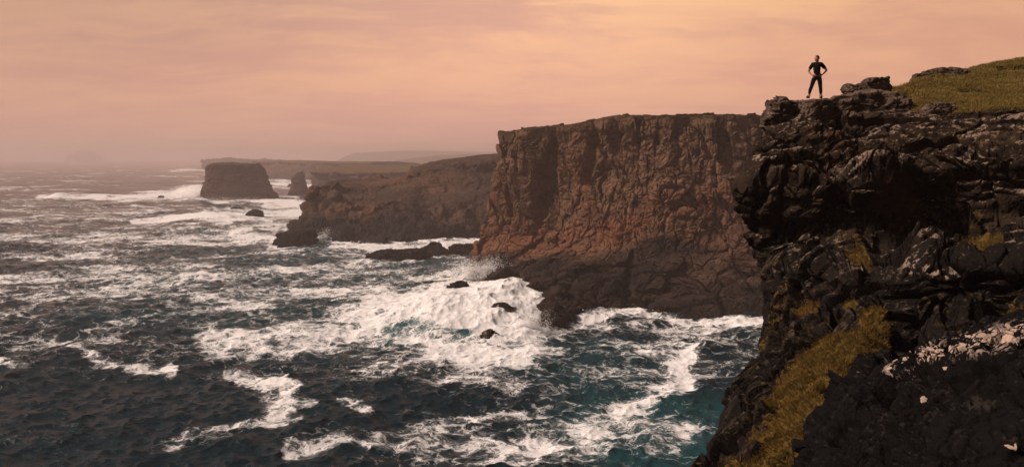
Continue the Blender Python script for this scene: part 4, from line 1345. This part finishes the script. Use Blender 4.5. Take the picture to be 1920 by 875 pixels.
# ------------------------------------------------------------------ the person on the crag
def person():
    FEET = P(1530, 184, 39.0)
    S = 1.80 / 1.80
    root = bpy.data.objects.new('person', None)
    COL.objects.link(root)
    root.location = FEET
    root.rotation_euler = (0, 0, math.radians(-14))
    tag(root, 'person in dark T-shirt and black leggings standing hands on hips on the crag', 'person')
    # local axes: x = picture right, -y = towards the camera (the way the chest faces), z = up

    def skin(name, pts, edges, mat, rootv=0, sub=2, parent=None):
        me = bpy.data.meshes.new(name)
        me.from_pydata([p[:3] for p in pts], edges, [])
        o = bpy.data.objects.new(name, me)
        COL.objects.link(o)
        o.parent = parent or root
        md = o.modifiers.new('skin', 'SKIN'); md.use_smooth_shade = True
        for i, p in enumerate(pts):
            r = p[3]
            kk = 1.0 if (max(r) if isinstance(r, tuple) else r) < 0.03 else 1.28
            r = tuple(q * kk for q in r) if isinstance(r, tuple) else r * kk
            me.skin_vertices[0].data[i].radius = (r, r) if not isinstance(r, tuple) else r
            me.skin_vertices[0].data[i].use_root = (i == rootv)
        me.materials.append(mat)
        md = o.modifiers.new('sub', 'SUBSURF'); md.levels = sub; md.render_levels = sub
        return o

    sk = plain_mat('skin', (0.44, 0.22, 0.16), 0.6, (0.42, 0.20, 0.15), 12)
    cloth = plain_mat('dark_fabric', (0.008, 0.008, 0.009), 0.9, (0.012, 0.011, 0.011), 25, 0.05)
    legg = plain_mat('black_fabric', (0.010, 0.010, 0.012), 0.85, (0.016, 0.015, 0.016), 25, 0.05)
    hairm = plain_mat('brown_hair', (0.055, 0.028, 0.016), 0.7, (0.03, 0.015, 0.01), 60)
    shoe = plain_mat('trail_shoe', (0.05, 0.032, 0.026), 0.8, (0.03, 0.022, 0.02), 25)
    # ---- joints
    pel = (0.02, 0, 0.95)
    hipL, hipR = (-0.085, 0, 0.91), (0.115, 0, 0.91)      # L = picture left
    kneL, kneR = (-0.20, -0.03, 0.50), (0.165, -0.02, 0.49)
    ankL, ankR = (-0.30, 0.02, 0.10), (0.20, 0.02, 0.09)
    chest, neck = (0.0, 0.0, 1.30), (0.0, 0.005, 1.50)
    shL, shR = (-0.175, 0, 1.455), (0.18, 0, 1.455)
    elL, elR = (-0.34, 0.05, 1.17), (0.42, 0.06, 1.19)
    wrL, wrR = (-0.225, -0.06, 1.00), (0.235, -0.06, 1.00)
    # body: one surface from feet to head, arms included
    pts = [pel + ((0.15, 0.105),), (0.01, 0, 1.10, (0.135, 0.10)), chest + ((0.155, 0.115),), (0, 0, 1.42, (0.11, 0.085)), neck + (0.058,),
           (-0.005, 0.0, 1.57, 0.056), (-0.012, -0.006, 1.635, (0.072, 0.085)), (-0.012, -0.004, 1.71, (0.078, 0.096)), (-0.01, 0.002, 1.765, (0.055, 0.066)),
           hipL + (0.088,), kneL + (0.058,), (-0.255, 0.0, 0.34, 0.055), ankL + (0.038,), (-0.315, -0.10, 0.05, 0.034),
           hipR + (0.088,), kneR + (0.058,), (0.185, 0.0, 0.34, 0.055), ankR + (0.038,), (0.205, -0.11, 0.05, 0.034),
           shL + (0.060,), elL + (0.040,), wrL + (0.026,),
           shR + (0.060,), elR + (0.040,), wrR + (0.026,)]
    ed = [(0, 1), (1, 2), (2, 3), (3, 4), (4, 5), (5, 6), (6, 7), (7, 8), (0, 9), (9, 10), (10, 11), (11, 12), (12, 13),
          (0, 14), (14, 15), (15, 16), (16, 17), (17, 18), (3, 19), (19, 20), (20, 21), (3, 22), (22, 23), (23, 24)]
    # hands: palm, four fingers forward over the hip, thumb behind
    for w_, s in ((21, 1), (24, -1)):
        wx, wy, wz = pts[w_][:3]
        k = len(pts)
        pts.append((wx + s * 0.035, wy - 0.035, wz - 0.03, (0.030, 0.022)))
        ed.append((w_, k))
        for f, (dz, ln) in enumerate(((0.012, 0.060), (-0.006, 0.068), (-0.024, 0.062), (-0.042, 0.048))):
            b = len(pts)
            pts.append((wx + s * 0.055, wy - 0.052, wz - 0.02 + dz, 0.0095))
            pts.append((wx + s * (0.055 + ln * 0.55), wy - 0.070, wz - 0.03 + dz, 0.0088))
            pts.append((wx + s * (0.055 + ln), wy - 0.066, wz - 0.05 + dz, 0.0075))
            ed += [(k, b), (b, b + 1), (b + 1, b + 2)]
        b = len(pts)
        pts.append((wx + s * 0.04, wy + 0.0, wz - 0.005, 0.012))
        pts.append((wx + s * 0.065, wy + 0.03, wz - 0.01, 0.010))
        ed += [(k, b), (b, b + 1)]
    body = skin('body', pts, ed, sk)

    # head turned to picture left: direction f
    hc = Vector((-0.012, -0.004, 1.70))
    f = Vector((-0.86, -0.50, 0.0)).normalized(); r = Vector((-f.y, f.x, 0))
    up = Vector((0, 0, 1))

    def ico(name, c, rad, mat, parent=root, sub=3, squash=None, fn=None):
        import bmesh
        bm = bmesh.new()
        bmesh.ops.create_icosphere(bm, subdivisions=sub, radius=1.0)
        for v in bm.verts:
            q = v.co.copy()
            if fn: q = fn(q)
            v.co = Vector(c) + f * q.x * rad[0] + r * q.y * rad[1] + up * q.z * rad[2]
        me = bpy.data.meshes.new(name)
        bm.to_mesh(me); bm.free()
        for p in me.polygons: p.use_smooth = True
        me.materials.append(mat)
        o = bpy.data.objects.new(name, me)
        COL.objects.link(o); o.parent = parent
        return o
    # skull, jaw, nose, ears, lips in one head mesh that closes over the neck
    def headf(q):
        q = q.copy()
        if q.z < 0:
            k = -q.z
            q.x = q.x * (1 - 0.22 * k) + 0.10 * k
            q.y *= (1 - 0.35 * k)
        if abs(q.y) < 0.22 and q.x > 0.5 and -0.32 < q.z < 0.10:
            q.x += 0.22 * (1 - abs(q.y) / 0.22) * (1 - abs(q.z + 0.16) / 0.26 if abs(q.z + 0.16) < 0.26 else 0)
        if abs(abs(q.y) - 0.33) < 0.16 and q.x > 0.6 and abs(q.z - 0.08) < 0.13:
            q.x -= 0.07
        if abs(q.x + 0.05) < 0.16 and abs(q.y) > 0.8 and abs(q.z + 0.05) < 0.25:
            q.y *= 1.18
        if abs(q.y) < 0.3 and q.x > 0.5 and abs(q.z + 0.47) < 0.07:
            q.x += 0.05
        return q
    ico('face', hc + Vector((0, 0, 0.002)), (0.106, 0.086, 0.126), sk, fn=headf, sub=4)
    for s in (-1, 1):
        ico('eye', hc + f * 0.084 + r * s * 0.030 + up * 0.010, (0.010, 0.012, 0.009), plain_mat('eye_dark', (0.04, 0.03, 0.03), 0.3), sub=2)
    def hairf(q):
        q = q.copy()
        if q.z < 0: q.z *= 0.35 if q.x > -0.1 else 0.95
        if q.x > 0.35: q.z = max(q.z, 0.42); q.x *= 0.92
        return q
    ico('hair', hc - f * 0.012 + up * 0.026, (0.112, 0.092, 0.114), hairm, fn=hairf, sub=4)
    ico('beard', hc + f * 0.018 - up * 0.072, (0.076, 0.062, 0.050), plain_mat('ginger_beard', (0.12, 0.05, 0.03), 0.8, (0.08, 0.035, 0.02), 60), sub=3)

    # T-shirt: torso and short sleeves
    pts = [(0.018, 0, 0.93, (0.170, 0.122)), (0.01, 0, 1.10, (0.152, 0.116)), (0.0, 0, 1.30, (0.176, 0.132)), (0, 0, 1.425, (0.128, 0.098)), (0.0, 0.003, 1.485, (0.078, 0.072)),
           (shL[0], 0, 1.455, 0.076), (-0.265, 0.027, 1.305, 0.066), (-0.30, 0.036, 1.245, 0.060),
           (shR[0], 0, 1.455, 0.076), (0.305, 0.03, 1.315, 0.066), (0.35, 0.042, 1.265, 0.060)]
    skin('t_shirt', pts, [(0, 1), (1, 2), (2, 3), (3, 4), (3, 5), (5, 6), (6, 7), (3, 8), (8, 9), (9, 10)], cloth)
    # leggings
    L = lambda a, b, t: tuple(a[i] * (1 - t) + b[i] * t for i in range(3))
    pts = [(0.02, 0, 0.99, (0.155, 0.112)), (0.02, 0, 0.91, (0.162, 0.122)), hipL + ((0.106, 0.108),), L(hipL, kneL, 0.5) + (0.084,), kneL + (0.066,), (-0.255, 0.0, 0.34, 0.064), L(kneL, ankL, 0.84) + (0.046,),
           hipR + ((0.106, 0.108),), L(hipR, kneR, 0.5) + (0.084,), kneR + (0.066,), (0.185, 0.0, 0.34, 0.064), L(kneR, ankR, 0.84) + (0.046,)]
    skin('leggings', pts, [(0, 1), (1, 2), (2, 3), (3, 4), (4, 5), (5, 6), (1, 7), (7, 8), (8, 9), (9, 10), (10, 11)], legg)
    for a, fx in ((ankL, -0.10), (ankR, 0.03)):
        skin('shoe', [(a[0], a[1] + 0.035, 0.055, (0.050, 0.050)), (a[0] + fx * 0.4, a[1] - 0.08, 0.045, (0.048, 0.042)),
                      (a[0] + fx, a[1] - 0.17, 0.035, (0.040, 0.032)), (a[0], a[1] + 0.01, 0.11, 0.048)], [(0, 1), (1, 2), (0, 3)], shoe)


person()


# ------------------------------------------------------------------ haze
def haze():
    x0, x1, y0, y1, z0, z1 = -11900, 11900, -11900, 11900, -12.0, 140.0
    V = np.array([(x, y, z) for x in (x0, x1) for y in (y0, y1) for z in (z0, z1)], float)
    F = np.array([(0, 1, 3, 2), (4, 6, 7, 5), (0, 4, 5, 1), (2, 3, 7, 6), (0, 2, 6, 4), (1, 5, 7, 3)])
    m, N = new_mat('haze_air')
    v = N.n('ShaderNodeVolumePrincipled', {'Color': (0.93, 0.75, 0.71, 1), 'Density': HAZE, 'Anisotropy': 0.15})
    out = N.n('ShaderNodeOutputMaterial')
    N.t.links.new(v.outputs[0], out.inputs['Volume'])
    m.cycles.homogeneous_volume = True
    o = soup_mesh('haze', V, F, m)
    tag(o, 'pale pink sea haze thickening towards the horizon', 'haze', kind='stuff')


HAZE = 0.00024
haze()
